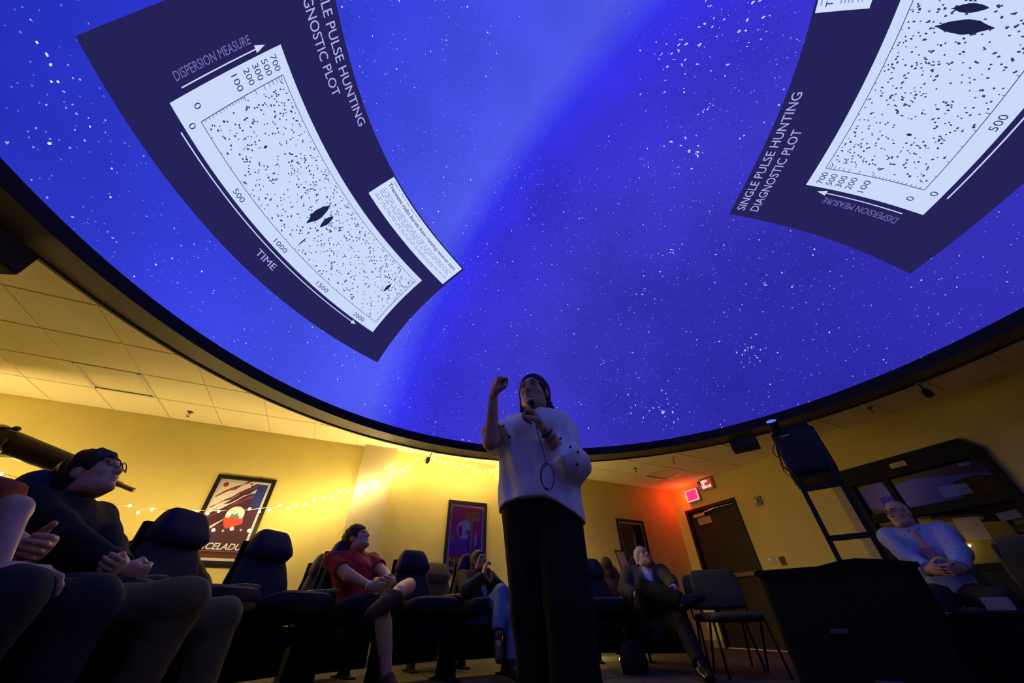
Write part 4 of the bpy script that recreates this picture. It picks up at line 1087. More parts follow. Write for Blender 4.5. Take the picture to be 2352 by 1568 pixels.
def seated(o, fz, lean=14., pz=.53, py=-.12, size=1., sh=.185, twist=0.):
    """joints of a seated figure in world space; o on the floor under the seat centre"""
    g, gv = local(o, fz); J = {'g': g, 'gv': gv, 'size': size, 'side': gv((1, 0, 0)), 'fwd': gv((0, 1, 0))}
    a = math.radians(lean); s = A3((0, -math.sin(a), math.cos(a)))
    pl = A3((0, py, pz)); J['pelvis'] = g(pl); J['waist'] = g(pl+s*.20*size); J['chest'] = g(pl+s*.36*size); J['neck'] = g(pl+s*.53*size)
    ct, st = math.cos(twist), math.sin(twist)
    for k, x in (('R', 1), ('L', -1)):
        J['sh'+k] = g(pl+s*.475*size+A3((x*sh*size*ct, -x*sh*size*st, 0))); J['hip'+k] = g(pl+A3((x*.095*size, .02, -.02)))
    J['spine'] = gv(s)
    return J

def limbs(J, wrR, wrL, anR, anL, poles, lens=(.29, .26, .43, .43)):
    s = J['size']; g, gv = J['g'], J['gv']
    J['elR'], J['wrR'] = ik(J['shR'], wrR, lens[0]*s, lens[1]*s, gv(poles[0])); J['elL'], J['wrL'] = ik(J['shL'], wrL, lens[0]*s, lens[1]*s, gv(poles[1]))
    J['knR'], J['anR'] = ik(J['hipR'], anR, lens[2]*s, lens[3]*s, gv(poles[2])); J['knL'], J['anL'] = ik(J['hipL'], anL, lens[2]*s, lens[3]*s, gv(poles[3]))

def body_field(J, F, w=1.):
    s = J['size']; sd = J['side']
    F.econe(J['pelvis'], J['waist'], (.155*s*w, .115*s*w), (.135*s*w, .10*s*w), sd, .05)
    F.econe(J['waist'], J['chest'], (.138*s*w, .10*s*w), (.158*s*w, .112*s*w), sd, .05)
    F.econe(J['chest'], J['chest']*.35+J['neck']*.65, (.155*s*w, .11*s*w), (.09*s, .07*s), sd, .05)
    F.cone(J['shR'], J['shL'], .062*s, .062*s, .06)
    F.cone(J['neck']-J['spine']*.05*s, J['neck']+J['spine']*.03*s, .062*s, .056*s, .04)
    for k in 'RL':
        F.cone(J['sh'+k], J['el'+k], .054*s*w, .042*s*w, .03); F.cone(J['el'+k], J['wr'+k], .043*s*w, .026*s, .02)
        h, n, a = J['hip'+k], J['kn'+k], J['an'+k]
        F.cone(h, n, .085*s*w, .056*s, .05); F.cone(n, a, .055*s, .037*s, .03)
        F.cone(n*.78+a*.22, n*.45+a*.55, .056*s, .044*s, .04)
        if 'toe'+k in J: F.cone(a, J['toe'+k], .036*s, .026*s, .02)

def person(name, label, J, skin_kind, head, hands, res=.011, hr=.0042, group='people in the room'):
    root = empty(name, (0, 0, 0), 0, label, 'person')
    base = J['pelvis']; root.location = (base[0], base[1], 0); off = A3((base[0], base[1], 0))
    J['root'] = root; J['off'] = off; s = J['size']
    parts = []
    F = Field(res); body_field(J, F, J.get('w', 1.)); parts.append(F.surf())
    c, R, hs = head; H = Field(hr); J['hg'] = head_field(A3(c), R, hs, J['neck']+J['spine']*.01, H); J['hR'] = R; J['hs'] = hs; J['hc'] = A3(c); parts.append(H.surf())
    for hd in hands:
        f = Field(.0034); hand_field(f, *hd[0], **hd[1]); parts.append(f.surf())
    me = np_mesh('body', [(P-off, Q) for P, Q in parts])
    link('body', me, skin(skin_kind), root, True)
    # eyes and brows
    for x in (-1, 1):
        p = J['hg']((x*.031, .0715, .006))-off
        e = MB().ball((0, 0, 0), .0125*hs, 12, 8).build('eye', mat('eye white', (.26, .24, .22), .3), root, True); e.location = p
        q = J['hg']((x*.031, .0715+.0085, .006))-off
        i = MB().ball((0, 0, 0), .0055*hs, 10, 6).build('iris', mat('dark iris', (.03, .02, .015), .15), root, True); i.location = q
    return root

def part(J, name, F, material, disp=None, planes=(), smooth=True):
    P, Q = F.surf(disp, planes); me = np_mesh(name, [(P-J['off'], Q)]); return link(name, me, material, J['root'], smooth)

def top(J, material, sleeve='long', loose=.016, res=.008, seed=1, name='shirt', hem=.04, fold=.005, w=None):
    s = J['size']; sd = J['side']; w = w or J.get('w', 1.); L = loose; F = Field(res)
    F.econe(J['pelvis']-J['spine']*hem, J['waist'], (.158*s*w+L, .118*s*w+L), (.142*s*w+L, .106*s*w+L), sd, .05)
    F.econe(J['waist'], J['chest'], (.142*s*w+L, .105*s*w+L), (.160*s*w+L, .114*s*w+L), sd, .05)
    F.econe(J['chest'], J['chest']*.35+J['neck']*.65, (.158*s*w+L, .112*s*w+L), (.09*s+L, .072*s+L), sd, .05)
    F.cone(J['shR'], J['shL'], .060*s+L*.7, .060*s+L*.7, .06)
    for k in 'RL':
        a, b, c = J['sh'+k], J['el'+k], J['wr'+k]
        if sleeve == 'long':
            F.cone(a, b, .058*s*w+L, .047*s*w+L, .03); F.cone(b, b+(c-b)*.93, .047*s*w+L, .032*s+L*.8, .02, 1)
        elif sleeve in ('short', 'elbow'):
            F.cone(a, a+(b-a)*(.62 if sleeve == 'short' else .93), .052*s*w+L*.6, .050*s*w+L*.9, .03, 1)
    nk = J['neck']+J['spine']*.075*s+J['fwd']*.012
    F.ell(nk, A3((.062, .066, .07))*s, None, .012, op='s')
    return part(J, name, F, material, folds(fold, 16, seed))

def trousers(J, material, loose=.014, res=.009, seed=2, shorts=False, cuff=.95, name='trousers', fold=.004):
    s = J['size']; w = J.get('w', 1.); L = loose; F = Field(res)
    F.econe(J['pelvis']-J['spine']*.02, J['pelvis']+J['spine']*.10*s, (.158*s*w+L*.6, .120*s*w+L*.6), (.150*s*w+L*.5, .112*s*w+L*.5), J['side'], .04)
    for k in 'RL':
        h, n, a = J['hip'+k], J['kn'+k], J['an'+k]
        if shorts: F.cone(h, h+(n-h)*.80, .090*s*w+L, .074*s+L*1.4, .05, 1); continue
        F.cone(h, n, .088*s*w+L, .062*s+L, .05); F.cone(n, n+(a-n)*cuff, .060*s+L, .050*s+L, .03, 1)
    return part(J, name, F, material, folds(fold, 22, seed))

def shoe(J, k, material, sole=None, name='shoe', s=1., up=None):
    a, t = J['an'+k], J['toe'+k]; d = nz(t-a); F = Field(.007); u = A3(up if up is not None else (0, 0, 1)); u = nz(u-d*(u@d))
    heel = a-u*.045*s-d*.035; tip = t-u*.008
    sd = np.cross(d, u)
    F.econe(heel, (heel+tip)/2, (.036*s, .034*s), (.043*s, .034*s), sd, .02); F.econe((heel+tip)/2, tip, (.043*s, .033*s), (.036*s, .022*s), sd, .02); F.cone(a+u*.015, heel+d*.02, .044*s, .038*s, .02); F.cone(a-u*.012, t, .044*s, .036*s, .02)
    return part(J, name, F, material)

def hair_short(J, material, seed=3, amt=.013, low=-.05, back=True, front=.05, name='hair', noise=.004, bald=0.):
    g, R, s = J['hg'], J['hR'], J['hs']; F = Field(.0045)
    F.ell(g((0, -.020, .036)), A3((.076+amt, .097+amt, .089+amt))*s, R, .02)
    F.ell(g((0, -.06, -.03)), A3((.066+amt*.6, .048+amt*.6, .065))*s, R, .03)
    F.ell(g((0, .088, -.045)), A3((.088, .075, .100+.0))*s, R, .015, op='s')
    for x in (-1, 1): F.ell(g((x*.088, .012, -.035)), A3((.034, .032, .048))*s, R, .012, op='s')
    return part(J, name, F, material, folds(noise, 55, seed), [(g((0, 0, -.095)), -R[:, 2])]+([(g((0, -.02, .055-bald)), R@A3((0, .62, .78)))] if bald else []))

def hair_long(J, material, down, wid=.085, dep=.05, seed=4, ear=True):
    g, R, s = J['hg'], J['hR'], J['hs']; F = Field(.0045)
    F.ell(g((0, -.018, .036)), A3((.085, .106, .098))*s, R, .02)
    F.econe(g((0, -.045, .02)), g((0, -.055, -.08)), (wid*s, .062*s), (wid*s, dep*s), R[:, 0], .03)
    F.econe(g((0, -.055, -.08)), g(down), (wid*s, dep*s), (wid*.92*s, dep*.7*s), R[:, 0], .03, flat=1)
    F.ell(g((0, .092, -.055)), A3((.080, .084, .125))*s, R, .012, op='s')
    return part(J, 'hair', F, material, lambda G: .0025*np.sin((G-A3(g((0, 0, 0))))@R[:, 0]*520+np.sin(G@R[:, 2]*30)*1.5))

def brows(J, material):
    g, s = J['hg'], J['hs']; o = J['off']
    for x in (-1, 1):
        MB().tube([tuple(g((x*.015, .0915, .030))-o), tuple(g((x*.032, .0905, .031))-o), tuple(g((x*.047, .078, .024))-o)], [.0035*s, .004*s, .002*s], 6).build('eyebrow', material, J['root'], True)

def glasses(J, material, w_=.026, h_=.020, th=.0016, y=.100, z=.006, lens=True):
    g = J['hg']; o = J['off']; gr = MB()
    for x in (-1, 1):
        pts = []
        for k in range(20):
            t = 2*math.pi*k/20; ct, st = math.cos(t), math.sin(t)
            xx = math.copysign(abs(ct)**.6, ct)*w_; zz = math.copysign(abs(st)**.6, st)*h_
            pts.append(tuple(g((x*.034+xx, y-abs(x*.034+xx)**2*4.5, z+zz))-o))
        gr.tube(pts, th, 6, closed=True)
        gr.tube([tuple(g((x*.060, y-.016, z+.008))-o), tuple(g((x*.072, y-.030, z+.010))-o), tuple(g((x*.083, -.005, z+.008))-o), tuple(g((x*.082, -.030, z-.008))-o)], th, 6)
    gr.tube([tuple(g((-.009, y-.001, z+.004))-o), tuple(g((0, y+.003, z+.007))-o), tuple(g((.009, y-.001, z+.004))-o)], th, 6)
    return gr.build('glasses', material, J['root'], True)
# ================================================================== THE PEOPLE
def sfr(ang, r):
    a = math.radians(ang); d = np.array((math.cos(a), math.sin(a))); p = np.array((1.95, 1.35))+d*(r-.42); return (p[0], p[1], 0), (-d[0], -d[1])
HAIR_DK = mat('dark brown hair', (.022, .014, .010), .6, noise=.3, nscale=80)
HAIR_BR = mat('brown hair', (.045, .024, .012), .6, noise=.3, nscale=80)
HAIR_RD = mat('auburn brown hair', (.075, .030, .014), .6, noise=.3, nscale=80)
HAIR_GR = mat('grey hair', (.36, .33, .29), .7, noise=.2, nscale=80)
M_SHOE = mat('black leather', (.012, .010, .010), .3)

# ---- man in the dark sweater
def sweater_man():
    o, f = sfr(157.7, 3.64); J = seated(o, f, lean=27, pz=.47, py=-.01, size=1.0)
    g, gv = J['g'], J['gv']
    J['toeR'] = None
    limbs(J, g((-.03, .30, .60)), g((.06, .32, .595)), g((.12, .44, .09)), g((-.14, .60, .09)), [(.9, -.4, -.5), (-.9, -.4, -.5), (.15, .6, 1), (-.1, .6, 1)], (.29, .26, .46, .45))
    J['knR'] = A3((-.49, 2.29, .525)); J['anR'] = A3((-.55, 2.34, .09)); J['knL'] = A3((-.385, 2.63, .465)); J['anL'] = A3((-.36, 2.60, .09))
    for k in 'RL': J['toe'+k] = J['an'+k]+gv((.04 if k == 'R' else -.02, .18, -.05))
    c = J['neck']+gv((0, .045, .125)); R = head_frame(gv((-.10, 1, .50)), gv((0, -.5, 1)))
    hr = (J['wrR'], gv((-.85, .6, -.15)), gv((.3, .4, 1)), gv((-.5, -.9, -.1))); hl = (J['wrL'], gv((.85, .6, -.15)), gv((-.3, .4, 1)), gv((.5, -.9, -.1)))
    person('person', 'man in a dark sweater and glasses leaning back in his seat looking up', J, 'light', (c, R, 1.08), [(hr, dict(curl=FIST, fold=True)), (hl, dict(curl=GRIP, fold=True))])
    top(J, cloth('charcoal sweater knit', (.017, .016, .013)), 'long', .022, seed=4, name='sweater', fold=.006)
    trousers(J, cloth('olive grey trousers', (.125, .115, .035)), .020, seed=7, fold=.006)
    for k in 'RL': shoe(J, k, M_SHOE)
    hair_short(J, HAIR_DK, amt=.016, low=-.05, noise=.006); brows(J, HAIR_DK)
    glasses(J, mat('black acetate', (.012, .010, .012), .3), .027, .021, .0024, y=.112)
sweater_man()

# ---- person in the orange sleeve, at the end of the row
def orange():
    o, f = sfr(169.0, 3.62); J = seated(o, f, lean=22, pz=.44, py=-.10, size=1.02)
    g, gv = J['g'], J['gv']
    limbs(J, g((.13, .30, .575)), g((-.06, .36, .60)), g((.14, .46, .09)), g((-.19, .48, .09)), [(1, .0, -.3), (-1, -.2, -.5), (.1, .6, 1), (-.1, .6, 1)])
    J['shR'] = J['shR']+gv((0, .07, -.02)); J['elR'] = A3((-.975, 1.84, .745)); J['wrR'] = A3((-.875, 1.77, .575))
    J['knR'] = A3((-.815, 1.77, .50)); J['anR'] = A3((-.84, 1.80, .09)); J['knL'] = A3((-.715, 2.04, .50)); J['anL'] = A3((-.72, 2.06, .09))
    for k in 'RL': J['toe'+k] = J['an'+k]+gv((0, .18, -.05))
    c = J['neck']+gv((0, .03, .135)); R = head_frame(gv((0, 1, .45)), gv((0, -.45, 1)))
    hr = (J['wrR'], gv((-.15, .95, -.05)), gv((-.9, .1, .35)), gv((-.2, -.1, -1))); hl = (J['wrL'], gv((.3, 1, -.1)), gv((0, .2, 1)), gv((1, -.3, 0)))
    person('person', 'person in an orange short sleeve and dark jeans at the end of the row', J, 'light', (c, R, 1.0), [(hr, dict(curl=[(25, 40, 20), (60, 75, 40), (65, 75, 40), (65, 75, 40)], s=1.12, fold=True)), (hl, dict(curl=GRIP))])
    top(J, cloth('rust orange shirt', (.32, .085, .025)), 'elbow', .026, seed=9, fold=.006)
    trousers(J, cloth('dark navy jeans', (.026, .026, .022)), .026, seed=11, fold=.005)
    for k in 'RL': shoe(J, k, M_SHOE)
    hair_short(J, HAIR_BR)
orange()

# ---- man in the red shirt, one ankle on the other knee
def red_man():
    o, f = sfr(120.9, 3.44); J = seated(o, f, lean=25, pz=.465, py=-.04, size=1.0, sh=.20); J['w'] = 1.10
    g, gv = J['g'], J['gv']
    J['shR'] = J['shR']+gv((.02, .0, -.02)); J['shL'] = J['shL']+gv((-.01, .0, .015))
    limbs(J, g((.10, .27, .655)), g((-.10, .28, .695)), g((.02, .52, .10)), g((.12, .50, .585)), [(1, -.3, -.35), (-1, -.1, -.45), (.1, .5, 1), (-1, .05, .55)])
    J['toeR'] = J['anR']+gv((.02, .19, -.05)); J['toeL'] = J['anL']+gv((.17, .05, -.10))
    c = J['neck']+gv((-.01, .0, .13)); R = head_frame(gv((-.42, 1, .62)), gv((.10, -.55, 1)))
    hr = (J['wrR'], gv((-.9, .4, .0)), gv((0, .5, .8)), gv((-.3, -.8, -.4))); hl = (J['wrL'], gv((.8, .5, -.1)), gv((0, .4, .9)), gv((.3, -.8, -.4)))
    person('person', 'man in a red t-shirt and shorts holding his crossed ankle and looking up', J, 'ruddy', (c, R, 1.06), [(hr, dict(curl=GRIP, s=1.08, fold=True)), (hl, dict(curl=GRIP, s=1.08, fold=True))])
    top(J, cloth('red cotton t-shirt', (.30, .022, .020)), 'short', .016, seed=13, fold=.006)
    trousers(J, cloth('dark shorts', (.020, .019, .016)), .018, seed=15, shorts=True, name='shorts')
    shoe(J, 'R', cloth('brown suede', (.075, .042, .022)), s=1.1); shoe(J, 'L', cloth('brown suede', (.075, .042, .022)), s=1.25, up=gv((-.2, -.9, .5)))
    hair_short(J, HAIR_BR, amt=.017, noise=.007, seed=8); brows(J, HAIR_BR)
    off = J['off']
    d = nz(J['wrR']-J['elR']); p = J['wrR']-d*.035-off; q = J['wrR']-d*.010-off
    MB().tube([tuple(p), tuple(q)], .037, 18).build('wristband', mat('white wristband', (.55, .58, .60), .6), J['root'], True)
    d = nz(J['wrL']-J['elL']); p = J['wrL']-d*.02-off; q = J['wrL']+d*.002-off
    MB().tube([tuple(p), tuple(q)], .036, 18).build('watch_strap', M_SHOE, J['root'], True)
    lg = J['chest']+J['fwd']*.142-J['spine']*.09-off
    MB().ball(lg, .02, 10, 6, (1.6, .5, 1)).build('shirt_print', mat('pale shirt print', (.30, .36, .34), .8), J['root'])
red_man()

# ---- woman in light blue jeans with her hands at her face
def jeans_woman():
    o, f = sfr(95.0, 3.42); J = seated(o, f, lean=28, pz=.42, py=.02, size=.93)
    g, gv = J['g'], J['gv']
    c = J['neck']+gv((-.02, .035, .12)); R = head_frame(gv((-.25, 1, .30)), gv((.05, -.3, 1)))
    limbs(J, g((.03, .06, .82)), g((-.06, .05, .80)), g((.06, .46, .30)), g((-.08, .50, .09)), [(.7, .5, -.7), (-.8, .3, -.7), (-.45, .4, 1), (-.15, .5, 1)])
    J['toeR'] = J['anR']+gv((.05, .12, -.13)); J['toeL'] = J['anL']+gv((0, .18, -.05))
    hr = (J['wrR'], gv((-.2, -.15, 1)), gv((0, -.9, .1)), gv((-.8, -.3, .1))); hl = (J['wrL'], gv((.3, -.1, 1)), gv((0, -.9, .1)), gv((.8, -.3, 0)))
    person('person', 'woman in light blue jeans with legs crossed holding a hand to her face', J, 'mid', (c, R, .96), [(hr, dict(curl=RELAX)), (hl, dict(curl=GRIP))])
    top(J, cloth('dark striped jacket', (.030, .026, .020)), 'long', .022, seed=21, name='jacket')
    F = Field(.008); F.econe(J['waist']+J['fwd']*.06, J['chest']+J['fwd']*.055, (.06, .085), (.07, .085), J['side'], .03); part(J, 'blouse', F, cloth('pale blue blouse', (.20, .26, .32)), folds(.005, 20, 5))
    trousers(J, cloth('light blue denim', (.115, .165, .27)), .018, seed=23, cuff=.86, fold=.005)
    for k in 'RL': shoe(J, k, mat('brown flats', (.06, .035, .02), .5), s=.85)
    hair_long(J, HAIR_DK, (0, -.06, -.22)); glasses(J, mat('grey wire', (.15, .14, .14), .3, metal=.7), .025, .019, .0013)
jeans_woman()

# ---- person mostly hidden behind the presenter
def hidden_front():
    o, f = sfr(78.5, 3.50); J = seated(o, f, lean=20, pz=.48, py=-.08, size=.95)
    g, gv = J['g'], J['gv']
    limbs(J, g((.10, .20, .62)), g((-.14, .18, .62)), g((.10, .50, .09)), g((-.10, .50, .09)), [(1, -.3, -.5), (-1, -.3, -.5), (.1, .6, 1), (-.1, .6, 1)])
    for k in 'RL': J['toe'+k] = J['an'+k]+gv((0, .18, -.05))
    c = J['neck']+gv((-.02, .04, .13)); R = head_frame(gv((.2, 1, .35)), gv((0, -.35, 1)))
    hr = (J['wrR'], gv((-.4, .9, -.1)), gv((0, .3, 1)), gv((-1, -.4, -.1))); hl = (J['wrL'], gv((.4, .9, -.1)), gv((0, .3, 1)), gv((1, -.4, -.1)))
    person('person', 'person in a dusty pink top with a dark bag strap, half hidden behind the presenter', J, 'light', (c, R, .98), [(hr, dict(curl=RELAX)), (hl, dict(curl=RELAX))])
    top(J, cloth('dusty pink top', (.20, .15, .16)), 'long', .02, seed=31)
    trousers(J, cloth('black trousers', (.014, .014, .016)), .018, seed=33)
    for k in 'RL': shoe(J, k, M_SHOE)
    hair_long(J, HAIR_BR, (0, -.06, -.16))
    b = J['off']; MB().tube([tuple(J['shR']+J['spine']*.085-b), tuple(J['chest']+J['fwd']*.155-b), tuple(J['waist']+J['fwd']*.14-J['side']*.13-b)], .014, 8).build('bag_strap', M_SHOE, J['root'], True)
hidden_front()

# ---- older man in a suit, ankle on knee
def old_man():
    o, f = sfr(56.4, 3.40); J = seated(o, f, lean=27, pz=.44, py=.02, size=1.0, sh=.20); J['w'] = 1.12
    g, gv = J['g'], J['gv']
    limbs(J, g((.20, .25, .63)), g((-.20, .55, .60)), g((-.20, .58, .565)), g((-.16, .78, .09)), [(1, -.3, -.4), (-1, -.2, -.2), (.9, .3, 1), (-.2, .6, 1)])
    J['toeR'] = J['anR']+gv((-.17, .02, .03)); J['toeL'] = J['anL']+gv((0, .19, -.05))
    c = J['neck']+gv((-.02, .02, .125)); R = head_frame(gv((-.50, 1, .55)), gv((.15, -.5, 1)))
    hr = (J['wrR'], gv((-.5, .8, -.2)), gv((0, .3, 1)), gv((-.8, -.4, -.2))); hl = (J['wrL'], gv((-.1, 1, -.2)), gv((.6, .2, .6)), gv((.3, -.3, -.9)))
    person('person', 'older grey-haired man in a dark suit and tie resting one ankle on his knee', J, 'ruddy', (c, R, 1.05), [(hr, dict(curl=GRIP, s=1.05)), (hl, dict(curl=GRIP, s=1.05))])
    # white shirt front, then the open jacket over it
    F = Field(.008); F.econe(J['waist']+J['fwd']*.045, J['chest']+J['fwd']*.04, (.10, .11), (.11, .105), J['side'], .03); F.econe(J['chest']+J['fwd']*.04, J['neck']+J['fwd']*.01, (.105, .10), (.062, .066), J['side'], .03); part(J, 'dress_shirt', F, cloth('pale blue dress shirt', (.42, .50, .64)))
    s = 1.0; F = Field(.008); L = .026; w = 1.12; sd = J['side']
    F.econe(J['pelvis']-J['spine']*.08, J['waist'], (.165*w+L, .125*w+L), (.142*w+L, .106*w+L), sd, .05)
    F.econe(J['waist'], J['chest'], (.142*w+L, .105*w+L), (.160*w+L, .114*w+L), sd, .05)
    F.econe(J['chest'], J['chest']*.35+J['neck']*.65, (.158*w+L, .112*w+L), (.10+L, .075+L), sd, .05)
    F.cone(J['shR'], J['shL'], .066+L, .066+L, .06)
    for k in 'RL':
        a, b, c2 = J['sh'+k], J['el'+k], J['wr'+k]; F.cone(a, b, .062*w+L*.8, .05*w+L*.8, .03); F.cone(b, b+(c2-b)*.86, .05*w+L*.8, .038+L*.6, .02, 1)
    F.ell(J['neck']+J['spine']*.06, (.07, .07, .08), None, .012, op='s')
    F.econe(J['waist']+J['fwd']*.17-J['spine']*.02, J['neck']+J['fwd']*.10, (.012, .08), (.085, .10), sd, .01, op='s')
    part(J, 'suit_jacket', F, cloth('dark olive tweed', (.050, .046, .032), noise=.3, nscale=250), folds(.005, 16, 41))
    F = Field(.006); k0 = J['neck']+J['fwd']*.085-J['spine']*.015; k1 = J['chest']+J['fwd']*.158-J['spine']*.02; k2 = J['waist']+J['fwd']*.165+J['spine']*.02
    F.econe(k0, k0-J['spine']*.03, (.018, .014), (.014, .012), sd, .01); F.econe(k0-J['spine']*.03, k1, (.016, .010), (.032, .010), sd, .01); F.econe(k1, k2, (.032, .010), (.040, .010), sd, .01)
    part(J, 'necktie', F, cloth('brown tie', (.11, .055, .035)))
    trousers(J, cloth('charcoal suit trousers', (.018, .016, .012)), .022, seed=43)
    for k in 'RL':
        shoe(J, k, M_SHOE, up=(gv((.1, -.3, 1)) if k == 'R' else None))
        d = nz(J['wr'+k]-J['el'+k]); b = J['wr'+k]-J['off']; MB().tube([tuple(b-d*.045), tuple(b-d*.008)], .036, 16).build('shirt_cuff', mat('white cuff', (.55, .60, .70), .8), J['root'], True)
    hair_short(J, HAIR_GR, amt=.008, noise=.003, seed=9); brows(J, HAIR_GR)
    glasses(J, mat('dark wire', (.08, .07, .07), .3, metal=.7), .026, .019, .0015)
    b = J['off']; MB().rbox(tuple(J['chest']+J['fwd']*.150+J['side']*.10+J['spine']*.02-b), (.03, .006, .008), .003).build('name_tag', mat('gold tag', (.5, .34, .10), .35, metal=.6), J['root'])
old_man()

# ---- man in the blue shirt beside the control booth
def blue_man():
    o = (4.72, 1.62, 0); f = (-.93, -.36); J = seated(o, f, lean=6, pz=.52, py=-.06, size=.98, sh=.19); J['w'] = 1.02
    g, gv = J['g'], J['gv']
    limbs(J, g((.06, .34, .70)), g((-.10, .40, .66)), g((.12, .46, .09)), g((-.18, .44, .09)), [(1, -.2, -.6), (-1, .1, -.6), (.2, .6, 1), (-.3, .6, 1)])
    for k in 'RL': J['toe'+k] = J['an'+k]+gv((0, .19, -.05))
    c = J['neck']+gv((.02, .035, .125)); R = head_frame(gv((.75, 1, .12)), gv((0, -.1, 1)))
    hr = (J['wrR'], gv((-.8, .5, -.1)), gv((0, .4, 1)), gv((-.3, -.9, -.1))); hl = (J['wrL'], gv((.8, .6, -.1)), gv((0, .4, 1)), gv((.3, -.9, -.1)))
    person('person', 'balding man in a light blue shirt and pink tie sitting beside the control booth', J, 'ruddy', (c, R, 1.0), [(hr, dict(curl=RELAX)), (hl, dict(curl=RELAX))])
    top(J, cloth('light blue shirt cotton', (.30, .36, .52)), 'long', .024, seed=51, fold=.009)
    sd = J['side']; F = Field(.006); k0 = J['neck']+J['fwd']*.112-J['spine']*.03; k1 = J['chest']+J['fwd']*.162; k2 = J['waist']+J['fwd']*.150
    F.econe(k0, k0-J['spine']*.03, (.020, .014), (.015, .012), sd, .01); F.econe(k0-J['spine']*.03, k1, (.018, .012), (.034, .012), sd, .01); F.econe(k1, k2, (.034, .012), (.042, .012), sd, .01)
    part(J, 'necktie', F, cloth('dusty pink tie', (.46, .26, .22)))
    F = Field(.006)
    for x in (-1, 1): F.econe(J['neck']+J['spine']*.035-J['fwd']*.04+sd*x*.05, J['neck']+J['fwd']*.095+sd*x*.035-J['spine']*.02, (.012, .028), (.012, .026), sd, .01)
    part(J, 'collar', F, cloth('light blue shirt cotton', (.27, .34, .60)))
    trousers(J, cloth('dark slacks', (.025, .025, .024)), .02, seed=53)
    for k in 'RL': shoe(J, k, M_SHOE)
    hair_short(J, mat('thin dark hair', (.04, .03, .025), .7), amt=.006, bald=.030, noise=.002); brows(J, HAIR_DK)
    glasses(J, mat('dark wire', (.08, .07, .07), .3, metal=.7), .026, .019, .0015)
blue_man()

# ---- two people in the rear row, mostly hidden by seats
def rear(ang, r, label, hairm, topm, seed, dx, long_, hz=0., look=(0, 1, .45)):
    o, f = sfr(ang, r); J = seated(o, f, lean=18, pz=.48+hz, py=-.08, size=.93)
    g, gv = J['g'], J['gv']
    limbs(J, g((.16, .22, .60)), g((-.16, .22, .60)), g((.10, .44, .09)), g((-.10, .44, .09)), [(1, -.3, -.5), (-1, -.3, -.5), (.1, .6, 1), (-.1, .6, 1)])
    for k in 'RL': J['toe'+k] = J['an'+k]+gv((0, .18, -.05))
    c = J['neck']+gv((dx, .03, .125)); R = head_frame(gv(look), gv((0, -.45 if look[1] > 0 else 0, 1)))
    hr = (J['wrR'], gv((-.4, .9, -.1)), gv((0, .3, 1)), gv((-1, -.4, -.1))); hl = (J['wrL'], gv((.4, .9, -.1)), gv((0, .3, 1)), gv((1, -.4, -.1)))
    person('person', label, J, 'light', (c, R, .97), [(hr, dict(curl=RELAX)), (hl, dict(curl=RELAX))])
    top(J, topm, 'long', .02, seed=seed)
    trousers(J, cloth('black trousers', (.014, .014, .016)), .018, seed=seed+1)
    for k in 'RL': shoe(J, k, M_SHOE)
    hair_long(J, hairm, (0, -.06, -.24) if long_ else (0, -.05, -.13)); brows(J, hairm)
rear(61.8, 4.25, 'person with long auburn hair in the rear row behind the older man', HAIR_RD, cloth('dark wine top', (.06, .02, .025)), 61, 0, True, -.05, (-.5, -1, .05))
rear(138.0, 4.35, 'person in black with light brown hair hidden between the empty seats', mat('light brown hair', (.20, .11, .04), .6, noise=.3, nscale=80), cloth('black top', (.016, .015, .016)), 65, 0, False, -.04)

# ================================================================== THE PRESENTER
def gauze():
    m = mat('white gauze cotton', (.86, .86, .76), .9)
    nt = m.node_tree; b = nt.nodes['Principled BSDF']; tc = nt.nodes.new('ShaderNodeTexCoord')
    h = None
    for sc in ((420, 420, 70), (70, 70, 300)):                 # crinkles along both threads
        mp = nt.nodes.new('ShaderNodeMapping'); mp.inputs['Scale'].default_value = sc; nt.links.new(tc.outputs['Object'], mp.inputs[0])
        n = nt.nodes.new('ShaderNodeTexNoise'); n.inputs['Scale'].default_value = 1.; n.inputs['Detail'].default_value = 3; nt.links.new(mp.outputs[0], n.inputs['Vector'])
        if h is None: h = n.outputs['Fac']
        else:
            ad = nt.nodes.new('ShaderNodeMath'); ad.operation = 'ADD'; nt.links.new(h, ad.inputs[0]); nt.links.new(n.outputs['Fac'], ad.inputs[1]); h = ad.outputs[0]
    bp = nt.nodes.new('ShaderNodeBump'); bp.inputs['Strength'].default_value = .55; bp.inputs['Distance'].default_value = .004
    nt.links.new(h, bp.inputs['Height']); nt.links.new(bp.outputs[0], b.inputs['Normal'])
    return m
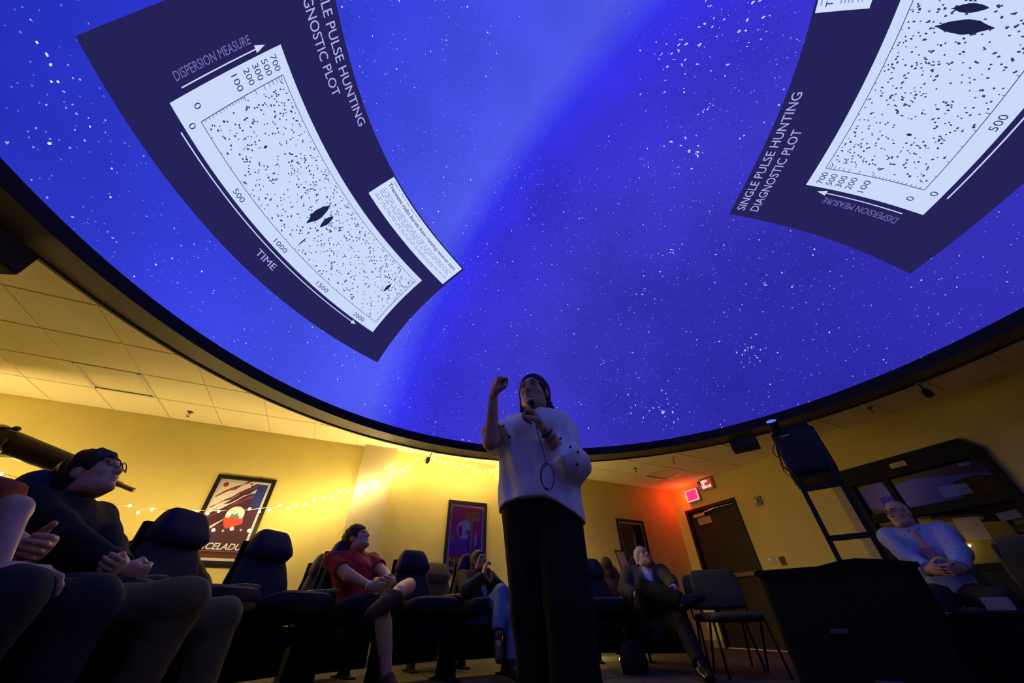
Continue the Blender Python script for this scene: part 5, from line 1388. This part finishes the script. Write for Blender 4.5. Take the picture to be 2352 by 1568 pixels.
def presenter():
    f = (-.62, -.785); o = (.955, 1.675, 0); g, gv = local(o, f)
    J = {'g': g, 'gv': gv, 'size': .98, 'side': gv((1, 0, 0)), 'fwd': gv((0, 1, 0)), 'spine': gv((0, 0, 1)), 'w': .98}
    J['pelvis'] = g((0, 0, .90)); J['waist'] = g((0, 0, 1.06)); J['chest'] = g((0, .0, 1.23)); J['neck'] = g((0, -.01, 1.415))
    J['shR'] = g((.150, .0, 1.335)); J['shL'] = g((-.150, .0, 1.320)); J['hipR'] = g((.085, 0, .86)); J['hipL'] = g((-.085, 0, .86))
    limbs(J, A3((.640, 1.585, 1.425)), A3((.875, 1.475, 1.235)), g((.05, -.14, .09)), g((-.10, .04, .09)), [(1, .0, -.9), (-1, .1, -1), (.1, 1, 0), (-.1, 1, 0)], (.265, .245, .40, .40))
    J['elR'] = A3((.665, 1.665, 1.185)); J['elL'] = A3((1.035, 1.50, 1.075))
    J['toeR'] = J['anR']+gv((.05, .17, -.05)); J['toeL'] = J['anL']+gv((-.03, .17, -.05))
    hc = g((.0, .030, 1.540)); fw = A3((-.74, -.68, .03)); R = head_frame(fw, (0, 0, 1))
    # raised fist, and the hand at the mouth holding the microphone
    hr = (J['wrR'], gv((-.30, .25, .9)), gv((-.55, .70, -.35)), gv((-.55, -.75, .1)))
    dl = nz(A3((-.03, .035, .085))); hl = (J['wrL'], A3((-.35, .30, .88)), A3((-.60, -.55, .35)), A3((-.55, .75, -.1)))
    root = person('person', 'woman presenter in a white gauze top raising her fist and speaking into a microphone', J, 'light', (hc, R, 1.06), [(hr, dict(curl=FIST, fold=True, s=1.08)), (hl, dict(curl=[(50, 70, 45), (55, 75, 45), (60, 78, 45), (66, 80, 45)], fold=True, s=1.0))], res=.008, hr=.0036)
    off = J['off']
    # boxy top: wide body, asymmetric pointed hem, short wide sleeves
    GZ = gauze()
    F = Field(.0065); sd = J['side']
    F.econe(g((0, .0, .84)), g((0, 0, 1.12)), (.225, .165), (.205, .145), sd, .05)
    F.econe(g((0, 0, 1.12)), g((0, 0, 1.30)), (.205, .145), (.185, .125), sd, .05)
    F.econe(g((0, 0, 1.30)), g((0, -.005, 1.40)), (.18, .115), (.085, .075), sd, .05)
    F.cone(g((.13, 0, 1.345)), g((-.13, 0, 1.335)), .060, .060, .05)
    a, b = J['shR'], J['elR']; F.cone(a, a+(b-a)*.45, .066, .078, .04, 0); F.cone(a+(b-a)*.4, a+(b-a)*.78, .076, .092, .03, 1)
    a, b = J['shL'], J['elL']; e2 = b+(J['wrL']-b)*.22
    F.cone(a, b, .068, .082, .04); F.cone(b, b+gv((-.03, -.01, -.02)), .082, .075, .04); F.cone(b, e2, .084, .082, .03, 1)
    F.ell(g((0, .012, 1.465)), (.088, .088, .075), None, .012, op='s')
    def hem(G):
        q = (G-A3(o)); x = q@gv((1, 0, 0)); y = q@gv((0, 1, 0)); zc = .905-.115*np.clip((-x-.02)/.20, 0, 1.2)**1.5-.03*np.clip((x-.08)/.14, 0, 1.2)**2
        cut = zc-G[..., 2]
        body = np.where(G[..., 2] < 1.02, cut, -1)
        return body
    base = folds(.009, 24, 71)
    P = F; V, lo, ax = P.volume(); G = np.stack(np.meshgrid(*ax, indexing='ij'), -1)
    q = G-A3(o); xx = q@gv((1, 0, 0))
    V = V+base(G)+.005*np.sin(xx*52+np.sin(G[..., 2]*9)*1.6)*np.clip((1.38-G[..., 2])*4, 0, 1)
    V = np.maximum(V, hem(G))
    V[0], V[-1], V[:, 0], V[:, -1], V[:, :, 0], V[:, :, -1] = .2, .2, .2, .2, .2, .2
    Pv, Q = surfnet(V, lo, P.res)
    tp = link('gauze_top', np_mesh('gauze_top', [(Pv-off, Q)]), GZ, root, True)
    # row of dark buttons on each sleeve opening, thread tails at the hem corners
    def nearest(p): i = np.argmin(((Pv-A3(p))**2).sum(1)); return Pv[i]-off
    aR, bR = J['shR'], J['elR']; aL, bL = J['shL'], J['elL']; cam = A3((0, 0, .443))
    for p in (aR+(bR-aR)*.55+gv((-.04, .10, .02)), aR+(bR-aR)*.60+gv((-.06, .10, -.06)), bL+gv((-.02, .10, .07)), bL+gv((-.07, .10, .02)), bL+gv((-.06, .10, -.05)), aL+(bL-aL)*.45+gv((.0, .12, .0))):
        b = MB().ball(tuple(nearest(p)), .0072, 10, 6).build('button', mat('dark wooden button', (.03, .018, .014), .5), root, True)
    # trousers
    F = Field(.008)
    F.econe(g((0, -.005, .86)), g((0, -.005, 1.04)), (.185, .132), (.150, .105), sd, .04)
    for k, x in (('R', 1), ('L', -1)):
        h_, n_, a_ = J['hip'+k], J['kn'+k], J['an'+k]
        F.cone(h_, n_, .118, .098, .03); F.cone(n_, n_+(a_-n_)*.97, .098, .105 if k == 'L' else .095, .03, 1)
    part(J, 'trousers', F, cloth('black wide trousers', (.017, .013, .008)), lambda G: .006*np.sin((G-A3(o))@gv((1, 0, 0))*70+np.sin(G[..., 2]*5)*1.5)*np.clip((.82-G[..., 2])*4, 0, 1))
    for k in 'RL': shoe(J, k, M_SHOE)
    # hair: parted in the middle, straight to the shoulders, tucked behind the ear
    gh = J['hg']; s = J['hs']; F = Field(.004)
    F.ell(gh((0, -.016, .034)), A3((.083, .104, .096))*s, R, .02)
    F.econe(gh((0, -.045, .03)), gh((0, -.058, -.09)), (.083*s, .060*s), (.086*s, .050*s), R[:, 0], .03)
    F.econe(gh((0, -.058, -.09)), gh((0, -.072, -.215)), (.086*s, .050*s), (.098*s, .035*s), R[:, 0], .03, flat=1)
    F.econe(gh((.070, .0, .0)), gh((.066, .012, -.19)), (.016*s, .030*s), (.012*s, .020*s), R[:, 0], .02, flat=1)
    F.ell(gh((0, .095, -.045)), A3((.074, .088, .122))*s, R, .010, op='s')
    part(J, 'hair', F, HAIR_DK, lambda G: .0022*np.sin((G-A3(hc))@R[:, 0]*600+np.sin(G[..., 2]*25)*1.2))
    brows(J, HAIR_DK)
    glasses(J, mat('clear pink acetate', (.42, .33, .34), .25), .027, .0235, .0020, y=.108, z=.004)
    # bracelets
    d = nz(J['wrR']-J['elR']); p = J['wrR']-d*.035-off
    MB().tube([tuple(p+(np.cross(d, (0, 0, 1))*math.cos(t)+np.cross(d, np.cross(d, (0, 0, 1)))*math.sin(t))*.031) for t in np.linspace(0, 6.283, 18, endpoint=False)], .003, 6, closed=True).build('bracelet', M_SHOE, root, True)
    d = nz(J['wrL']-J['elL'])
    for kk, c_ in ((.045, (.03, .022, .02)), (.075, (.30, .27, .24))):
        p = J['wrL']-d*kk-off
        MB().tube([tuple(p+(nz(np.cross(d, (0, 0, 1)))*math.cos(t)+nz(np.cross(d, np.cross(d, (0, 0, 1))))*math.sin(t))*.034) for t in np.linspace(0, 6.283, 18, endpoint=False)], .005, 6, closed=True).build('bracelet', mat('bracelet %.2f' % c_[0], c_, .5), root, True)
    # the microphone and its lead are things held in the hand
    mp = A3((.845, 1.515, 1.375)); lead0 = J['wrL']+A3((-.02, .03, .02))
    mic = empty('microphone', tuple(mp), 0, 'small black handheld microphone with a thin lead, held at the mouth of the presenter', 'microphone')
    ax_ = nz(A3((-.12, .10, 1))); rot = Vector((0, 0, 1)).rotation_difference(Vector(ax_)).to_matrix()
    MB().lathe([(.001, -.095), (.009, -.095), (.010, -.02), (.013, -.005)], (0, 0, 0), rot, 14).build('handle', M_BLACKS, mic, True)
    MB().lathe([(.012, -.006), (.0165, .004), (.0165, .018), (.010, .028), (.001, .031)], (0, 0, 0), rot, 14).build('windscreen', mat('black foam', (.010, .010, .011), .95), mic, True)
    q0 = Vector((0, 0, 0))+rot @ Vector((0, 0, -.095)); out = Vector(gv((0, 1, 0)))
    def cp(x, y, z): return Vector(tuple(gv((x, y, 0))))+Vector((0, 0, z))
    pts = [q0, q0+cp(-.005, .02, -.06), q0+cp(-.03, .05, -.16), q0+cp(-.05, .07, -.26)]
    lc = q0+cp(-.055, .085, -.335)
    loop = [lc+cp(.030*math.sin(t), .004*t, .058*math.cos(t)) for t in np.linspace(0, 9.5, 34)]
    pts += loop
    fine = []
    for i in range(len(pts)-1):
        for t in (0, .5): fine.append(pts[i].lerp(pts[i+1], t))
    fine.append(pts[-1])
    MB().tube(fine, .0022, 6).build('lead', M_BLACK, mic, True)
presenter()

# ---- odds and ends on the floor at the back
bag = empty('shoulder_bag', (3.10, 3.75, 0), .4, 'black shoulder bag with a long strap standing on the floor by the seats', 'bag')
MB().loft([((0, 0, .01), (.17, 0, 0), (0, .08, 0)), ((0, 0, .10), (.18, 0, 0), (0, .095, 0)), ((0, 0, .22), (.15, 0, 0), (0, .06, 0)), ((0, 0, .26), (.11, 0, 0), (0, .03, 0))], 24, 3.5).build('bag_body', cloth('black nylon', (.012, .012, .014)), bag, True)
MB().tube([(-.13, 0, .22), (-.10, .0, .34), (.02, 0, .37), (.12, 0, .31), (.14, 0, .22)], .008).build('strap', M_SHOE, bag, True)
tb = MB().box((0, 0, 0), (.06, .07, .002)).build('notepad', mat('grey notepad paper', (.16, .15, .12), .9)); tb.location = (3.83, 1.15, .478); tb.rotation_euler = (math.radians(28), 0, math.radians(-72))
tag(tb, 'white notepad propped on the low black equipment case', 'notepad')
def road_case():
    k = empty('equipment_case', (3.89, 1.06, 0), math.radians(-72), 'low black equipment case standing below the control booth window', 'case')
    bk = mat('black laminate', (.008, .007, .006), .7, spec=.1)
    MB().rbox((0, 0, .215), (.36, .22, .20), .01).build('case_body', bk, k)
    MB().rbox((0, 0, .425), (.365, .225, .012), .006).build('lid', bk, k)
    for sx in (-1, 1):
        for sy in (-1, 1):
            MB().ball((sx*.35, sy*.21, .425), .018).build('corner_cap', mat('dull steel', (.12, .12, .12), .4, metal=.8), k)
            MB().tube([(sx*.30-.015, sy*.17, .018), (sx*.30+.015, sy*.17, .018)], .018, 10).build('castor', M_BLACKS, k)
    MB().tube([(-.06, -.218, .25), (-.06, -.245, .25), (.06, -.245, .25), (.06, -.218, .25)], .008).build('handle', mat('dull steel', (.12, .12, .12), .4, metal=.8), k)
road_case()
